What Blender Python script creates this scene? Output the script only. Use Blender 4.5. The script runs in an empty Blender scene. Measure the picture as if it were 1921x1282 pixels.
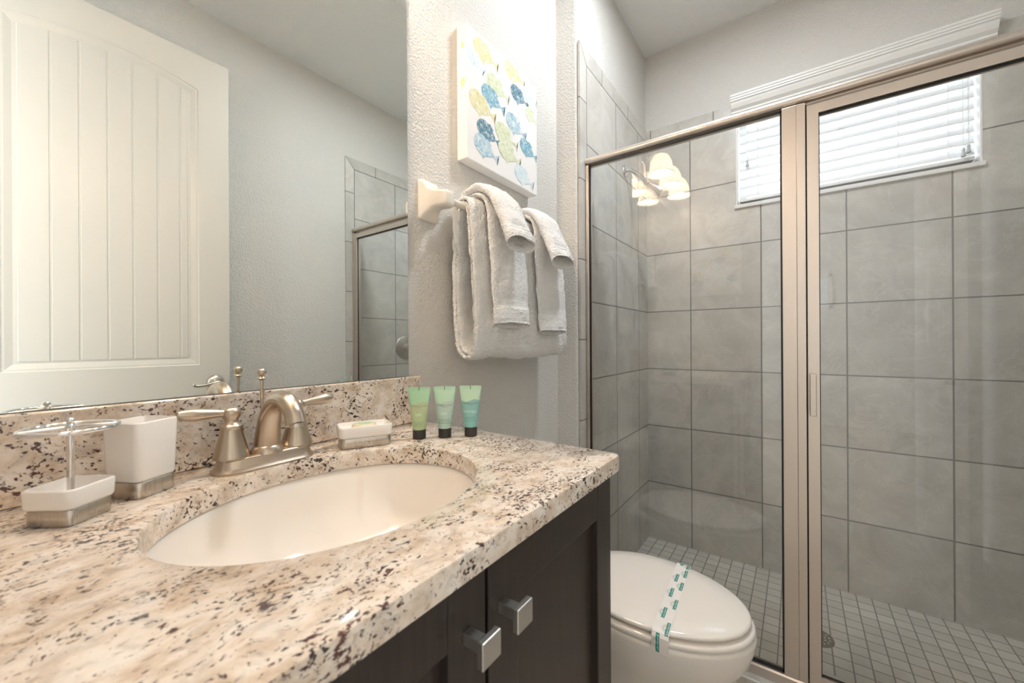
import bpy, bmesh, math, random
from mathutils import Vector, Matrix, noise as mnoise
random.seed(7)
C = bpy.context.scene.collection
S = bpy.context.scene
PI = math.pi

# ------------------------------------------------------------------ camera
cam_d = bpy.data.cameras.new('camera')
cam = bpy.data.objects.new('camera', cam_d); C.objects.link(cam)
R_ = Vector((0.58479, -0.811165, -0.005392)); U_ = Vector((0.003122, -0.004396, 0.999986)); F_ = R_.cross(U_); F_ = -F_
if F_.x < 0: F_ = -F_
m = Matrix.Identity(4)
for i in range(3):
    m[i][0] = R_[i]; m[i][1] = U_[i]; m[i][2] = -F_[i]
m.translation = Vector((0.0, -0.81898, 1.12451))
cam.matrix_world = m
cam_d.sensor_width = 36.0
cam_d.lens = 741.2246 / 1921 * 36
cam_d.clip_start = 0.01; cam_d.clip_end = 60
cam_d.dof.use_dof = True; cam_d.dof.focus_distance = 1.25; cam_d.dof.aperture_fstop = 6.3
S.camera = cam
# ------------------------------------------------------------------ world / exposure
w = bpy.data.worlds.new('sky'); S.world = w; w.use_nodes = True
bg = w.node_tree.nodes['Background']; bg.inputs[0].default_value = (0.80, 0.91, 1.0, 1); bg.inputs[1].default_value = 1.3
S.view_settings.view_transform = 'Standard'; S.view_settings.look = 'None'
S.view_settings.gamma = 1.0; S.view_settings.use_curve_mapping = False
S.view_settings.exposure = 1.12
cy = S.cycles
cy.use_denoising = True; cy.max_bounces = 14; cy.diffuse_bounces = 10; cy.glossy_bounces = 8
cy.transmission_bounces = 10; cy.transparent_max_bounces = 24; cy.sample_clamp_indirect = 15.0
cy.caustics_reflective = False; cy.caustics_refractive = False
# ------------------------------------------------------------------ window daylight and added fill lamps
def area(name, loc, rot, sx, sy, power, col):
    d = bpy.data.lights.new(name, 'AREA'); d.shape = 'RECTANGLE'; d.size = sx; d.size_y = sy; d.energy = power; d.color = col
    o = bpy.data.objects.new(name, d); C.objects.link(o); o.location = loc; o.rotation_euler = rot; return o
# daylight outside the shower window, shining in through its pane and blinds
area('daylight_shower_window', (2.62, -0.99, 2.08), (0, PI/2, 0), 0.6, 0.95, 2.2, (0.82, 0.90, 1.0))
# fill lamp added in the bedroom; stands in for daylight through the open door
area('bedroom_fill_light', (-1.9, 0.86, 1.5), (-PI/2, 0, 0), 1.8, 1.8, 70, (0.90, 0.95, 1.0))
# fill lamp added above the view over the toilet, brightening the shower
area('ceiling_fill_light', (1.36, -0.62, 2.765), (0, 0, 0), 0.20, 0.20, 8.0, (0.89, 0.95, 1.0))

# ------------------------------------------------------------------ helpers
WL = {}
def tag(o, label=None, cat=None, group=None, kind=None):
    if label: o['label'] = label
    if cat: o['category'] = cat
    if group: o['group'] = group
    if kind: o['kind'] = kind
    return o
def thing(name, label, cat, loc=(0, 0, 0), rz=0.0, group=None):
    o = bpy.data.objects.new(name, None); C.objects.link(o)
    o.location = loc; o.rotation_euler = (0, 0, rz); o.empty_display_size = 0.03
    WL[o] = Vector(loc); return tag(o, label, cat, group)
def obj(name, bm, mat, parent=None, local=False, smooth=False, angle=None):
    bmesh.ops.recalc_face_normals(bm, faces=bm.faces[:])
    off = Vector((0, 0, 0))
    if parent is not None:
        if not local: off = WL[parent]
    else:
        xs = [v.co for v in bm.verts]
        off = Vector(((min(v.x for v in xs)+max(v.x for v in xs))/2, (min(v.y for v in xs)+max(v.y for v in xs))/2, min(v.z for v in xs)))
    if off.length > 0: bmesh.ops.translate(bm, verts=bm.verts[:], vec=-off)
    me = bpy.data.meshes.new(name); bm.to_mesh(me); bm.free()
    mats = mat if isinstance(mat, (list, tuple)) else [mat]
    for mm in mats: me.materials.append(mm)
    if smooth:
        for p in me.polygons: p.use_smooth = True
        if angle is not None:
            try: me.set_sharp_from_angle(angle=math.radians(angle))
            except Exception: pass
    o = bpy.data.objects.new(name, me); C.objects.link(o)
    if parent is not None: o.parent = parent; WL[o] = WL.get(parent, Vector()) if not local else Vector()
    else: o.location = off; WL[o] = off
    return o
def struct(name, bm, mat, parent=None, **k):
    o = obj(name, bm, mat, parent, **k)
    if parent is None: o['kind'] = 'structure'
    return o
def BM(): return bmesh.new()
def box(bm, x0, x1, y0, y1, z0, z1, bev=0.0, seg=2, mi=0, edges=None):
    b = bmesh.new(); vs = [b.verts.new((x, y, z)) for x in (x0, x1) for y in (y0, y1) for z in (z0, z1)]
    for f in ((0,1,3,2),(4,6,7,5),(0,4,5,1),(2,3,7,6),(0,2,6,4),(1,5,7,3)): b.faces.new([vs[i] for i in f])
    bmesh.ops.recalc_face_normals(b, faces=b.faces[:])
    if bev > 0:
        es = b.edges[:] if edges is None else [e for e in b.edges if edges(e.verts[0].co, e.verts[1].co)]
        bmesh.ops.bevel(b, geom=es, offset=bev, segments=seg, affect='EDGES', profile=0.5)
    merge(bm, b, mi); return bm
def merge(bm, b, mi=0):
    mp = {}
    for v in b.verts: mp[v] = bm.verts.new(v.co)
    for f in b.faces:
        try:
            nf = bm.faces.new([mp[v] for v in f.verts]); nf.material_index = mi if mi else f.material_index; nf.smooth = f.smooth
        except ValueError: pass
    b.free()
def loft(bm, rings, cap0=True, cap1=True, closed=True, mi=0):
    vr = [[bm.verts.new(p) for p in r] for r in rings]
    n = len(vr[0])
    for a, b in zip(vr, vr[1:]):
        for i in range(n if closed else n-1):
            j = (i+1) % n
            f = bm.faces.new((a[i], a[j], b[j], b[i])); f.material_index = mi
    if cap0: f = bm.faces.new(vr[0][::-1]); f.material_index = mi
    if cap1: f = bm.faces.new(vr[-1]); f.material_index = mi
    return vr
def lathe(bm, prof, c=(0, 0, 0), axis='z', n=32, mi=0, cap=True):
    rings = []
    for r, h in prof:
        ring = []
        for i in range(n):
            a = 2*PI*i/n; p, q = r*math.cos(a), r*math.sin(a)
            v = {'z': (p, q, h), 'y': (p, h, q), 'x': (h, p, q)}[axis]
            ring.append((c[0]+v[0], c[1]+v[1], c[2]+v[2]))
        rings.append(ring)
    return loft(bm, rings, cap, cap, mi=mi)
def catmull(pts, k=8):
    P = [Vector(p) for p in pts]; out = []
    P = [P[0]*2-P[1]] + P + [P[-1]*2-P[-2]]
    for i in range(1, len(P)-2):
        for j in range(k):
            t = j/k; a, b, c, d = P[i-1], P[i], P[i+1], P[i+2]
            out.append(0.5*((2*b)+(c-a)*t+(2*a-5*b+4*c-d)*t*t+(3*b-a-3*c+d)*t**3))
    out.append(P[-2].copy()); return out
def tube(bm, pts, rad, n=16, mi=0, k=8, sx=1.0, smoothpath=True):
    if smoothpath and len(pts) > 2:
        q = catmull([tuple(p) for p in pts], k)
        if isinstance(rad, (list, tuple)):
            rr = [v.x for v in catmull([(r, 0, 0) for r in rad], k)]
        else: rr = [rad]*len(q)
    else:
        q = [Vector(p) for p in pts]; rr = list(rad) if isinstance(rad, (list, tuple)) else [rad]*len(q)
    T = (q[1]-q[0]).normalized(); up = Vector((0, 0, 1)) if abs(T.z) < 0.9 else Vector((1, 0, 0))
    Nn = T.cross(up).normalized(); rings = []
    for i, p in enumerate(q):
        t = (q[min(i+1, len(q)-1)]-q[max(i-1, 0)]).normalized()
        Nn = (Nn - t*Nn.dot(t)).normalized(); B = t.cross(Nn)
        rings.append([p + Nn*(rr[i]*math.cos(2*PI*j/n)*sx) + B*(rr[i]*math.sin(2*PI*j/n)) for j in range(n)])
    loft(bm, rings, mi=mi)
def rrect(hx, hy, r, n=6, cx=0, cy=0):
    out = []
    for sx, sy, a0 in ((1, 1, 0), (-1, 1, PI/2), (-1, -1, PI), (1, -1, 3*PI/2)):
        for i in range(n+1):
            a = a0 + PI/2*i/n
            out.append((cx+sx*(hx-r)+r*math.cos(a), cy+sy*(hy-r)+r*math.sin(a)))
    return out
def ring3(p2, z): return [(x, y, z) for x, y in p2]
def text_geo(s, size, align='CENTER'):
    cu = bpy.data.curves.new('lettering', 'FONT'); cu.body = s; cu.size = size; cu.align_x = align; cu.align_y = 'CENTER'; cu.resolution_u = 3
    to = bpy.data.objects.new('lettering', cu); C.objects.link(to)
    dg = bpy.context.evaluated_depsgraph_get(); me = bpy.data.meshes.new_from_object(to.evaluated_get(dg))
    vs = [tuple(v.co) for v in me.vertices]; fs = [tuple(p.vertices) for p in me.polygons]
    bpy.data.objects.remove(to); bpy.data.curves.remove(cu); bpy.data.meshes.remove(me)
    return vs, fs
def add_text(bm, s, size, fn, mi=0):
    vs, fs = text_geo(s, size)
    vv = [bm.verts.new(fn(x, y)) for x, y, z in vs]
    for f in fs:
        try: nf = bm.faces.new([vv[i] for i in f]); nf.material_index = mi
        except ValueError: pass

# ------------------------------------------------------------------ materials
class NT:
    def __init__(s, name):
        s.m = bpy.data.materials.new(name); s.m.use_nodes = True; s.t = s.m.node_tree
        s.b = s.t.nodes['Principled BSDF']; s.out = s.t.nodes['Material Output']
    def n(s, ty, **k):
        nd = s.t.nodes.new(ty)
        for a, v in k.items(): setattr(nd, a, v)
        return nd
    def put(s, sock, v):
        if hasattr(v, 'is_output') or isinstance(v, bpy.types.NodeSocket): s.t.links.new(v, sock)
        elif isinstance(v, (tuple, list)) and len(v) == 3 and sock.type == 'RGBA': sock.default_value = (*v, 1)
        else: sock.default_value = v
    def math(s, op, a, b=None, c=None):
        nd = s.n('ShaderNodeMath', operation=op); s.put(nd.inputs[0], a)
        if b is not None: s.put(nd.inputs[1], b)
        if c is not None: s.put(nd.inputs[2], c)
        return nd.outputs[0]
    def ramp(s, f, stops, interp='LINEAR'):
        nd = s.n('ShaderNodeValToRGB'); cr = nd.color_ramp; cr.interpolation = interp
        while len(cr.elements) > 1: cr.elements.remove(cr.elements[-1])
        for i, (p, col) in enumerate(stops):
            e = cr.elements[0] if i == 0 else cr.elements.new(p)
            e.position = p; e.color = (*col, 1) if len(col) == 3 else col
        s.put(nd.inputs[0], f); return nd.outputs[0]
    def mix(s, f, a, b, mode='MIX'):
        nd = s.n('ShaderNodeMix', data_type='RGBA', blend_type=mode)
        s.put(nd.inputs[0], f); s.put(nd.inputs[6], a); s.put(nd.inputs[7], b); return nd.outputs[2]
    def noise(s, vec, scale, detail=3, rough=0.5, dist=0.0):
        nd = s.n('ShaderNodeTexNoise'); s.put(nd.inputs['Vector'], vec)
        nd.inputs['Scale'].default_value = scale; nd.inputs['Detail'].default_value = detail
        nd.inputs['Roughness'].default_value = rough; nd.inputs['Distortion'].default_value = dist
        return nd.outputs[0]
    def pos(s): return s.n('ShaderNodeNewGeometry').outputs['Position']
    def obj(s): return s.n('ShaderNodeTexCoord').outputs['Object']
    def bump(s, h, strength, dist):
        nd = s.n('ShaderNodeBump'); s.put(nd.inputs['Height'], h); nd.inputs['Strength'].default_value = strength
        nd.inputs['Distance'].default_value = dist; s.put(s.b.inputs['Normal'], nd.outputs[0]); return nd
    def set(s, **k):
        for a, v in k.items(): s.put(s.b.inputs[a.replace('_', ' ')], v)
        return s
def plain(name, col, rough=0.5, metal=0.0, coat=0.0, spec=None):
    t = NT(name); t.set(Base_Color=col, Roughness=rough, Metallic=metal)
    if coat: t.b.inputs['Coat Weight'].default_value = coat; t.b.inputs['Coat Roughness'].default_value = 0.08
    if spec is not None: t.b.inputs['Specular IOR Level'].default_value = spec
    return t
def paint(name, col, strength=0.35):
    t = plain(name, col, 0.6); h = t.noise(t.pos(), 150, 3, 0.55); h2 = t.ramp(h, [(0.38, (0, 0, 0)), (0.62, (1, 1, 1))])
    t.bump(h2, strength, 0.003); return t.m
M = {}
M['wall'] = paint('wall_paint', (0.69, 0.67, 0.635), 0.6)
M['ceil'] = paint('ceiling_paint', (0.86, 0.86, 0.85), 0.5)
M['trim'] = plain('white_trim_paint', (0.83, 0.81, 0.78), 0.35).m
M['door'] = plain('door_paint', (0.66, 0.625, 0.57), 0.38).m
M['porc'] = plain('porcelain', (0.86, 0.82, 0.77), 0.12, coat=0.4).m
M['ceramic'] = plain('white_ceramic', (0.85, 0.83, 0.81), 0.16, coat=0.3).m
M['postcer'] = plain('ivory_ceramic', (0.85, 0.81, 0.74), 0.15, coat=0.4).m
def metal(name, col, rough, axis='z', streak=0.25):
    t = plain(name, col, rough, 1.0)
    mp = t.n('ShaderNodeMapping'); t.put(mp.inputs[0], t.obj())
    mp.inputs['Scale'].default_value = {'z': (700, 700, 6), 'y': (700, 6, 700), 'x': (6, 700, 700)}[axis]
    h = t.noise(mp.outputs[0], 1.0, 2)
    t.set(Roughness=t.math('MULTIPLY_ADD', h, streak, rough-streak/2)); t.b.inputs['Anisotropic'].default_value = 0.3
    return t.m
M['nickel'] = metal('brushed_nickel', (0.55, 0.465, 0.375), 0.29, 'x', 0.05)
M['steel'] = metal('brushed_steel', (0.60, 0.55, 0.49), 0.28, 'z', 0.05)
M['alu_v'] = metal('satin_nickel_frame_upright', (0.66, 0.585, 0.52), 0.36, 'z', 0.12)
M['alu_h'] = metal('satin_nickel_frame_level', (0.66, 0.585, 0.52), 0.36, 'y', 0.12)
M['knob'] = plain('satin_knob', (0.60, 0.585, 0.56), 0.33, 1.0).m
M['chrome'] = plain('chrome', (0.80, 0.80, 0.80), 0.07, 1.0).m
M['mirror'] = plain('mirror_silver', (0.88, 0.915, 0.89), 0.0, 1.0).m
M['mirror_edge'] = plain('mirror_edge', (0.25, 0.30, 0.28), 0.3, 0.5).m
M['black'] = plain('black_rubber', (0.012, 0.012, 0.013), 0.45).m
M['cap'] = plain('dark_cap_plastic', (0.035, 0.030, 0.028), 0.35).m
M['blackink'] = plain('printed_ink', (0.09, 0.17, 0.15), 0.5).m
M['paleink'] = plain('pale_ink', (0.60, 0.80, 0.74), 0.5).m
M['teal'] = plain('teal_ink', (0.0, 0.26, 0.22), 0.55).m
M['mint'] = plain('mint_ink', (0.45, 0.66, 0.56), 0.55).m
M['coral'] = plain('coral_ink', (0.85, 0.50, 0.40), 0.55).m
M['paper'] = plain('white_paper', (0.86, 0.83, 0.80), 0.55).m
M['greyink'] = plain('grey_ink', (0.30, 0.27, 0.25), 0.6).m
# espresso wood
t = plain('espresso_wood', (0.04, 0.028, 0.022), 0.36, coat=0.05)
mp = t.n('ShaderNodeMapping'); t.put(mp.inputs[0], t.pos()); mp.inputs['Scale'].default_value = (60, 60, 5)
h = t.noise(mp.outputs[0], 1.5, 4, 0.6); t.set(Base_Color=t.ramp(h, [(0.3, (0.021, 0.014, 0.011)), (0.7, (0.037, 0.025, 0.020))])); M['wood'] = t.m
# granite
def granite(name):
    t = plain(name, (0.8, 0.7, 0.6), 0.10, coat=0.25); p = t.pos()
    wv = t.n('ShaderNodeTexNoise'); t.put(wv.inputs['Vector'], p); wv.inputs['Scale'].default_value = 16; wv.inputs['Detail'].default_value = 2
    va = t.n('ShaderNodeVectorMath', operation='SCALE'); t.put(va.inputs[0], wv.outputs[1]); va.inputs['Scale'].default_value = 0.03
    vb = t.n('ShaderNodeVectorMath', operation='ADD'); t.put(vb.inputs[0], p); t.put(vb.inputs[1], va.outputs[0]); q = vb.outputs[0]
    mp = t.n('ShaderNodeMapping'); t.put(mp.inputs[0], q); mp.inputs['Rotation'].default_value = (0, 0, 0.5); mp.inputs['Scale'].default_value = (0.8, 1.2, 1.0); q = mp.outputs[0]
    base = t.ramp(t.noise(q, 38, 6, 0.62), [(0.28, (0.46, 0.35, 0.25)), (0.42, (0.66, 0.55, 0.44)), (0.54, (0.78, 0.70, 0.61)), (0.70, (0.84, 0.80, 0.75))])
    grey = t.ramp(t.noise(q, 60, 4, 0.6, 0.4), [(0.52, (0, 0, 0)), (0.64, (1, 1, 1))])
    c1 = t.mix(t.math('MULTIPLY', grey, 0.38), base, (0.42, 0.39, 0.36))
    clus = t.ramp(t.noise(q, 22, 3, 0.55), [(0.36, (0, 0, 0)), (0.64, (1, 1, 1))])
    sp = t.noise(q, 190, 4, 0.62, 0.2)
    d1 = t.ramp(t.math('MULTIPLY_ADD', clus, 0.13, sp), [(0.64, (0, 0, 0)), (0.69, (1, 1, 1))])
    colr = t.ramp(t.noise(q, 34, 2), [(0.40, (0.045, 0.035, 0.035)), (0.50, (0.13, 0.055, 0.045)), (0.62, (0.06, 0.045, 0.04))])
    br = t.ramp(t.noise(q, 110, 3, 0.6, 0.2), [(0.60, (0, 0, 0)), (0.68, (1, 1, 1))])
    c2 = t.mix(t.math('MULTIPLY', br, 0.5), c1, (0.30, 0.19, 0.14))
    c3 = t.mix(d1, c2, colr)
    t.set(Base_Color=c3); return t.m
M['granite'] = granite('speckled_granite')
# tiles
def tile(name, ua, va, u0, v0, pu, pv, gw, cols, grout, rough=0.32, vary=0.10, useu=True, usev=True, vein=True):
    t = plain(name, cols[0], rough); p = t.pos(); sp = t.n('ShaderNodeSeparateXYZ'); t.put(sp.inputs[0], p)
    ax = {'x': 0, 'y': 1, 'z': 2}; masks = []; ids = []
    for a, o0, pp, use in ((ua, u0, pu, useu), (va, v0, pv, usev)):
        q = t.math('DIVIDE', t.math('SUBTRACT', sp.outputs[ax[a]], o0), pp)
        ids.append(t.math('FLOOR', q))
        if use:
            d = t.math('MULTIPLY', t.math('ABSOLUTE', t.math('SUBTRACT', t.math('FRACT', t.math('ADD', q, 0.5)), 0.5)), pp)
            masks.append(d)
    d = masks[0] if len(masks) == 1 else t.math('MINIMUM', masks[0], masks[1])
    mr = t.n('ShaderNodeMapRange', interpolation_type='SMOOTHSTEP'); t.put(mr.inputs[0], d)
    mr.inputs[1].default_value = gw*0.5; mr.inputs[2].default_value = gw*0.5+0.0012; face = mr.outputs[0]
    cb = t.n('ShaderNodeCombineXYZ'); t.put(cb.inputs[0], ids[0]); t.put(cb.inputs[1], ids[1])
    wn = t.n('ShaderNodeTexWhiteNoise', noise_dimensions='3D'); t.put(wn.inputs['Vector'], cb.outputs[0])
    sc = t.n('ShaderNodeVectorMath', operation='SCALE'); t.put(sc.inputs[0], wn.outputs['Color']); sc.inputs['Scale'].default_value = 9.0
    ad = t.n('ShaderNodeVectorMath', operation='ADD'); t.put(ad.inputs[0], p); t.put(ad.inputs[1], sc.outputs[0]); q = ad.outputs[0]
    n1 = t.noise(q, 7, 6, 0.6, 0.6)
    col = t.ramp(n1, [(0.3, cols[0]), (0.7, cols[1])])
    if vein:
        v = t.noise(q, 3.2, 5, 0.55, 1.6)
        vm = t.math('SUBTRACT', 1.0, t.math('MINIMUM', t.math('MULTIPLY', t.math('ABSOLUTE', t.math('SUBTRACT', v, 0.5)), 60.0), 1.0))
        col = t.mix(t.math('MULTIPLY', vm, 0.35), col, (0.72, 0.69, 0.64))
    fine = t.noise(q, 260, 2, 0.5)
    col = t.mix(1.0, col, t.ramp(fine, [(0.3, (0.93,)*3), (0.7, (1.0,)*3)]), 'MULTIPLY')
    vv = t.math('MULTIPLY_ADD', wn.outputs['Value'], vary, 1.0-vary/2)
    cbn = t.n('ShaderNodeCombineXYZ')
    for i in range(3): t.put(cbn.inputs[i], vv)
    col = t.mix(1.0, col, cbn.outputs[0], 'MULTIPLY')
    t.set(Base_Color=t.mix(face, grout, col), Roughness=t.math('MULTIPLY_ADD', face, rough-0.8, 0.8))
    t.bump(face, 0.5, 0.0012); return t.m
TC = [(0.50, 0.475, 0.435), (0.64, 0.62, 0.575)]; GR = (0.23, 0.215, 0.195)
XB, YS, YO = 2.3525, -0.1075, -1.594
XE = 1.468
P_ = 0.330
M['t_back'] = tile('wall_tile_back', 'y', 'z', -0.3437, 1.2914, 0.3305, P_, 0.0045, TC, GR)
M['t_side'] = tile('wall_tile_side', 'x', 'z', 1.5312, 1.2914, 0.3303, P_, 0.0045, TC, GR)
M['t_top_s'] = tile('border_tile_top_side', 'x', 'z', 1.697, 0, 0.3345, 9, 0.004, TC, GR, usev=False)
M['t_top_b'] = tile('border_tile_top_back', 'y', 'z', -0.13, 0, 0.3305, 9, 0.004, TC, GR, usev=False)
M['t_vert'] = tile('border_tile_upright', 'x', 'z', 0, 0.8005, 9, 0.3300, 0.004, TC, GR, useu=False)
M['mosaic'] = tile('mosaic_floor', 'y', 'x', -0.9201, 2.3461, 0.05425, 0.0555, 0.0032, [(0.54, 0.52, 0.47), (0.65, 0.63, 0.575)], (0.25, 0.235, 0.205), 0.45, 0.16, vein=False)
M['floor'] = tile('bath_floor_tile', 'x', 'y', 0.1, -0.4, 0.45, 0.45, 0.004, [(0.50, 0.44, 0.375), (0.60, 0.54, 0.47)], (0.35, 0.31, 0.27), 0.4, 0.06)
M['grout'] = plain('grout', GR, 0.8).m
t = plain('curb_stone', (0.62, 0.58, 0.52), 0.3); t.set(Base_Color=t.ramp(t.noise(t.pos(), 24, 5, 0.6, 0.5), [(0.3, (0.50, 0.46, 0.41)), (0.7, (0.66, 0.62, 0.56))])); M['curb'] = t.m
# glass: clear pane, reflecting by its angle of view
def glass(name, tint, r0=0.045, haze=0.0):
    t = NT(name); t.t.nodes.remove(t.b)
    g = t.n('ShaderNodeNewGeometry'); dt = t.n('ShaderNodeVectorMath', operation='DOT_PRODUCT')
    t.put(dt.inputs[0], g.outputs['Normal']); t.put(dt.inputs[1], g.outputs['Incoming'])
    om = t.math('SUBTRACT', 1.0, t.math('ABSOLUTE', dt.outputs['Value']))
    fr = t.math('MULTIPLY_ADD', t.math('POWER', om, 5.0), 1-r0, r0)
    tr = t.n('ShaderNodeBsdfTransparent'); tr.inputs[0].default_value = (*tint, 1)
    gl = t.n('ShaderNodeBsdfGlossy'); gl.inputs['Roughness'].default_value = 0.0
    mx = t.n('ShaderNodeMixShader'); t.put(mx.inputs[0], fr); t.put(mx.inputs[1], tr.outputs[0]); t.put(mx.inputs[2], gl.outputs[0])
    t.t.links.new(mx.outputs[0], t.out.inputs[0]); return t.m
M['glass'] = glass('clear_shower_glass', (0.975, 0.98, 0.98), 0.055)
M['wglass'] = glass('window_glass', (0.97, 0.98, 0.98), 0.04)
def translucent(name, col, f, emit=None, es=0.0):
    t = NT(name); t.set(Base_Color=col, Roughness=0.5)
    tl = t.n('ShaderNodeBsdfTranslucent'); tl.inputs[0].default_value = (*col, 1)
    mx = t.n('ShaderNodeMixShader'); mx.inputs[0].default_value = f
    t.put(mx.inputs[1], t.b.outputs[0]); t.put(mx.inputs[2], tl.outputs[0]); t.t.links.new(mx.outputs[0], t.out.inputs[0])
    if emit: t.set(Emission_Color=emit); t.b.inputs['Emission Strength'].default_value = es
    return t.m
M['slat'] = translucent('blind_slat', (0.86, 0.87, 0.88), 0.05)
M['shade'] = translucent('frosted_shade', (0.92, 0.88, 0.82), 0.5, (1.0, 0.84, 0.68), 1.1)
t = NT('lit_bulb'); t.set(Base_Color=(1, 0.9, 0.8), Emission_Color=(1.0, 0.82, 0.6)); t.b.inputs['Emission Strength'].default_value = 14; M['bulb'] = t.m
# terry
t = plain('white_terry', (0.92, 0.91, 0.90), 0.95, spec=0.1); vo = t.n('ShaderNodeTexVoronoi'); t.put(vo.inputs['Vector'], t.obj()); vo.inputs['Scale'].default_value = 330
hh = t.math('MULTIPLY_ADD', t.noise(t.obj(), 120, 3, 0.6), 0.8, vo.outputs['Distance'])
t.bump(hh, 0.75, 0.004); t.b.inputs['Sheen Weight'].default_value = 0.25; M['terry'] = t.m
t = plain('white_woven_hem', (0.89, 0.875, 0.855), 0.9, spec=0.1); t.bump(t.noise(t.obj(), 500, 2), 0.3, 0.001); M['hem'] = t.m

# ------------------------------------------------------------------ room shell
XL, ZC = -0.217, 2.795
b = BM(); box(b, XL-0.1, XE-0.004, 0.0, 0.11, -0.03, ZC); struct('wall_left', b, M['wall'])
b = BM(); box(b, XE-0.004, XB+0.1, -0.098, 0.11, -0.06, ZC, 0.016, 4, edges=lambda p, q: abs(p.x-q.x) < 1e-6 and abs(p.y-q.y) < 1e-6 and p.x < 1.5 and p.y < 0); struct('wall_left_shower', b, M['wall'], smooth=True, angle=50)
# back wall with its window opening
WY0, WY1, WZ0, WZ1 = -0.565, -1.418, 1.826, 2.352
b = BM()
box(b, XB+0.008, XB+0.17, -1.70, 0.0, -0.06, WZ0); box(b, XB+0.008, XB+0.17, -1.70, 0.0, WZ1, ZC)
box(b, XB+0.008, XB+0.17, WY0, 0.0, WZ0, WZ1); box(b, XB+0.008, XB+0.17, -1.70, WY1, WZ0, WZ1)
struct('wall_back', b, M['wall'])
b = BM(); box(b, XL-0.1, XB+0.1, -1.71, -1.604, -0.06, ZC); struct('wall_right', b, M['wall'])
DY0, DY1, DZ = -0.62, -1.40, 2.45
b = BM(); box(b, XL-0.1, XL, DY0, 0.0, 0, ZC); box(b, XL-0.1, XL, -1.604, DY1, 0, ZC); box(b, XL-0.1, XL, DY1, DY0, DZ, ZC); struct('wall_front', b, M['wall'])
b = BM(); box(b, XL-0.1, XB+0.1, -1.71, 0.11, ZC, ZC+0.08); struct('ceiling', b, M['ceil'])
b = BM(); box(b, XL-0.1, 1.48, -1.604, 0.0, -0.08, 0.0); struct('floor', b, M['floor'])
b = BM(); box(b, 1.585, XB+0.01, -1.604, -0.098, -0.08, -0.025); struct('floor_shower', b, M['mosaic'])
b = BM(); box(b, 1.48, 1.585, -1.604, -0.098, -0.08, 0.031, 0.004, 2); struct('trim_1', b, M['curb'])   # shower curb
# door casing of the entry
b = BM()
box(b, XL, XL+0.018, DY0, DY0+0.06, 0, DZ+0.06, 0.004); box(b, XL, XL+0.018, DY1-0.06, DY1, 0, DZ+0.06, 0.004); box(b, XL, XL+0.018, DY1-0.06, DY0+0.06, DZ, DZ+0.06, 0.004)
struct('trim_2', b, M['trim'])
b = BM(); box(b, XL, 0.0+0.68, -1.604, -1.590, 0, 0.13, 0.003); box(b, 0.7, XE-0.006, -1.604, -1.590, 0, 0.13, 0.003); struct('baseboard_right', b, M['trim'])

# shower wall tiling: field, upright border, mitred top border
ZB0, ZB1 = 2.2814, 2.353
def side_tiling(name, yf, yb):
    b = BM(); xb_ = XE+0.0015; xf = 1.5312
    box(b, xf, XB, min(yf, yb), max(yf, yb), -0.05, ZB0, mi=0)
    def prism(poly, mi):
        f0 = [b.verts.new((x, yf, z)) for x, z in poly]; f1 = [b.verts.new((x, yb, z)) for x, z in poly]
        n = len(poly)
        for f in [f0, f1[::-1]] + [[f0[i], f1[i], f1[(i+1) % n], f0[(i+1) % n]] for i in range(n)]:
            nf = b.faces.new(f); nf.material_index = mi
    g = 0.0018
    prism([(XE, -0.05), (xf-g, -0.05), (xf-g, ZB0-g*0.4), (XE, ZB1-g)], 1)
    prism([(XE+g, ZB1), (xf+g*0.6, ZB0+g), (XB, ZB0+g), (XB, ZB1)], 2)
    # grout behind the gaps
    box(b, XE+0.003, XB, min(yf*0.2+yb*0.8, yb), max(yf*0.2+yb*0.8, yb), -0.05, ZB1-0.003, mi=3)
    return struct(name, b, [M['t_side'], M['t_vert'], M['t_top_s'], M['grout']])
side_tiling('wall_left_tiling', YS, -0.0979); side_tiling('wall_right_tiling', YO, -1.6039)
b = BM(); g = 0.0018
for (ya, yb_, za, zb) in ((YO, YS, -0.05, WZ0-0.019), (WY0, YS, WZ0-0.019, ZB0), (YO, WY1, WZ0-0.019, ZB0)):
    box(b, XB, XB+0.0079, ya, yb_, za, zb, mi=0)
for (ya, yb_) in ((WY0, YS), (YO, WY1)): box(b, XB, XB+0.0079, ya, yb_, ZB0+g, ZB1, mi=1)
struct('wall_back_tiling', b, [M['t_back'], M['t_top_b']])
b = BM(); box(b, XB+0.004, XB+0.0078, WY0, YS, ZB0-0.003, ZB0+0.004); box(b, XB+0.004, XB+0.0078, YO, WY1, ZB0-0.003, ZB0+0.004); struct('trim_3', b, M['grout'])

# window: frame, pane, sill, reveals
wy0, wy1 = WY0, WY1
win = thing('window_1', None, None, (XB+0.12, (wy0+wy1)/2, WZ0)); win['kind'] = 'structure'
b = BM(); xw0, xw1 = XB+0.115, XB+0.165
box(b, xw0, xw1, wy0-0.04, wy0, WZ0, WZ1, 0.004); box(b, xw0, xw1, wy1, wy1+0.04, WZ0, WZ1, 0.004)
box(b, xw0, xw1, wy1, wy0, WZ0, WZ0+0.04, 0.004); box(b, xw0, xw1, wy1, wy0, WZ1-0.04, WZ1, 0.004); box(b, xw0+0.005, xw1-0.005, -1.008, -0.978, WZ0, WZ1, 0.004)
obj('window_frame', b, M['trim'], win)
b = BM(); box(b, xw0+0.022, xw0+0.027, wy1+0.02, wy0-0.02, WZ0+0.02, WZ1-0.02); obj('window_pane', b, M['wglass'], win)
b = BM(); box(b, XB-0.012, xw0, wy1-0.006, wy0+0.006, WZ0-0.019, WZ0, 0.003); obj('window_sill', b, M['ceramic'], win)
b = BM()
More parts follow.
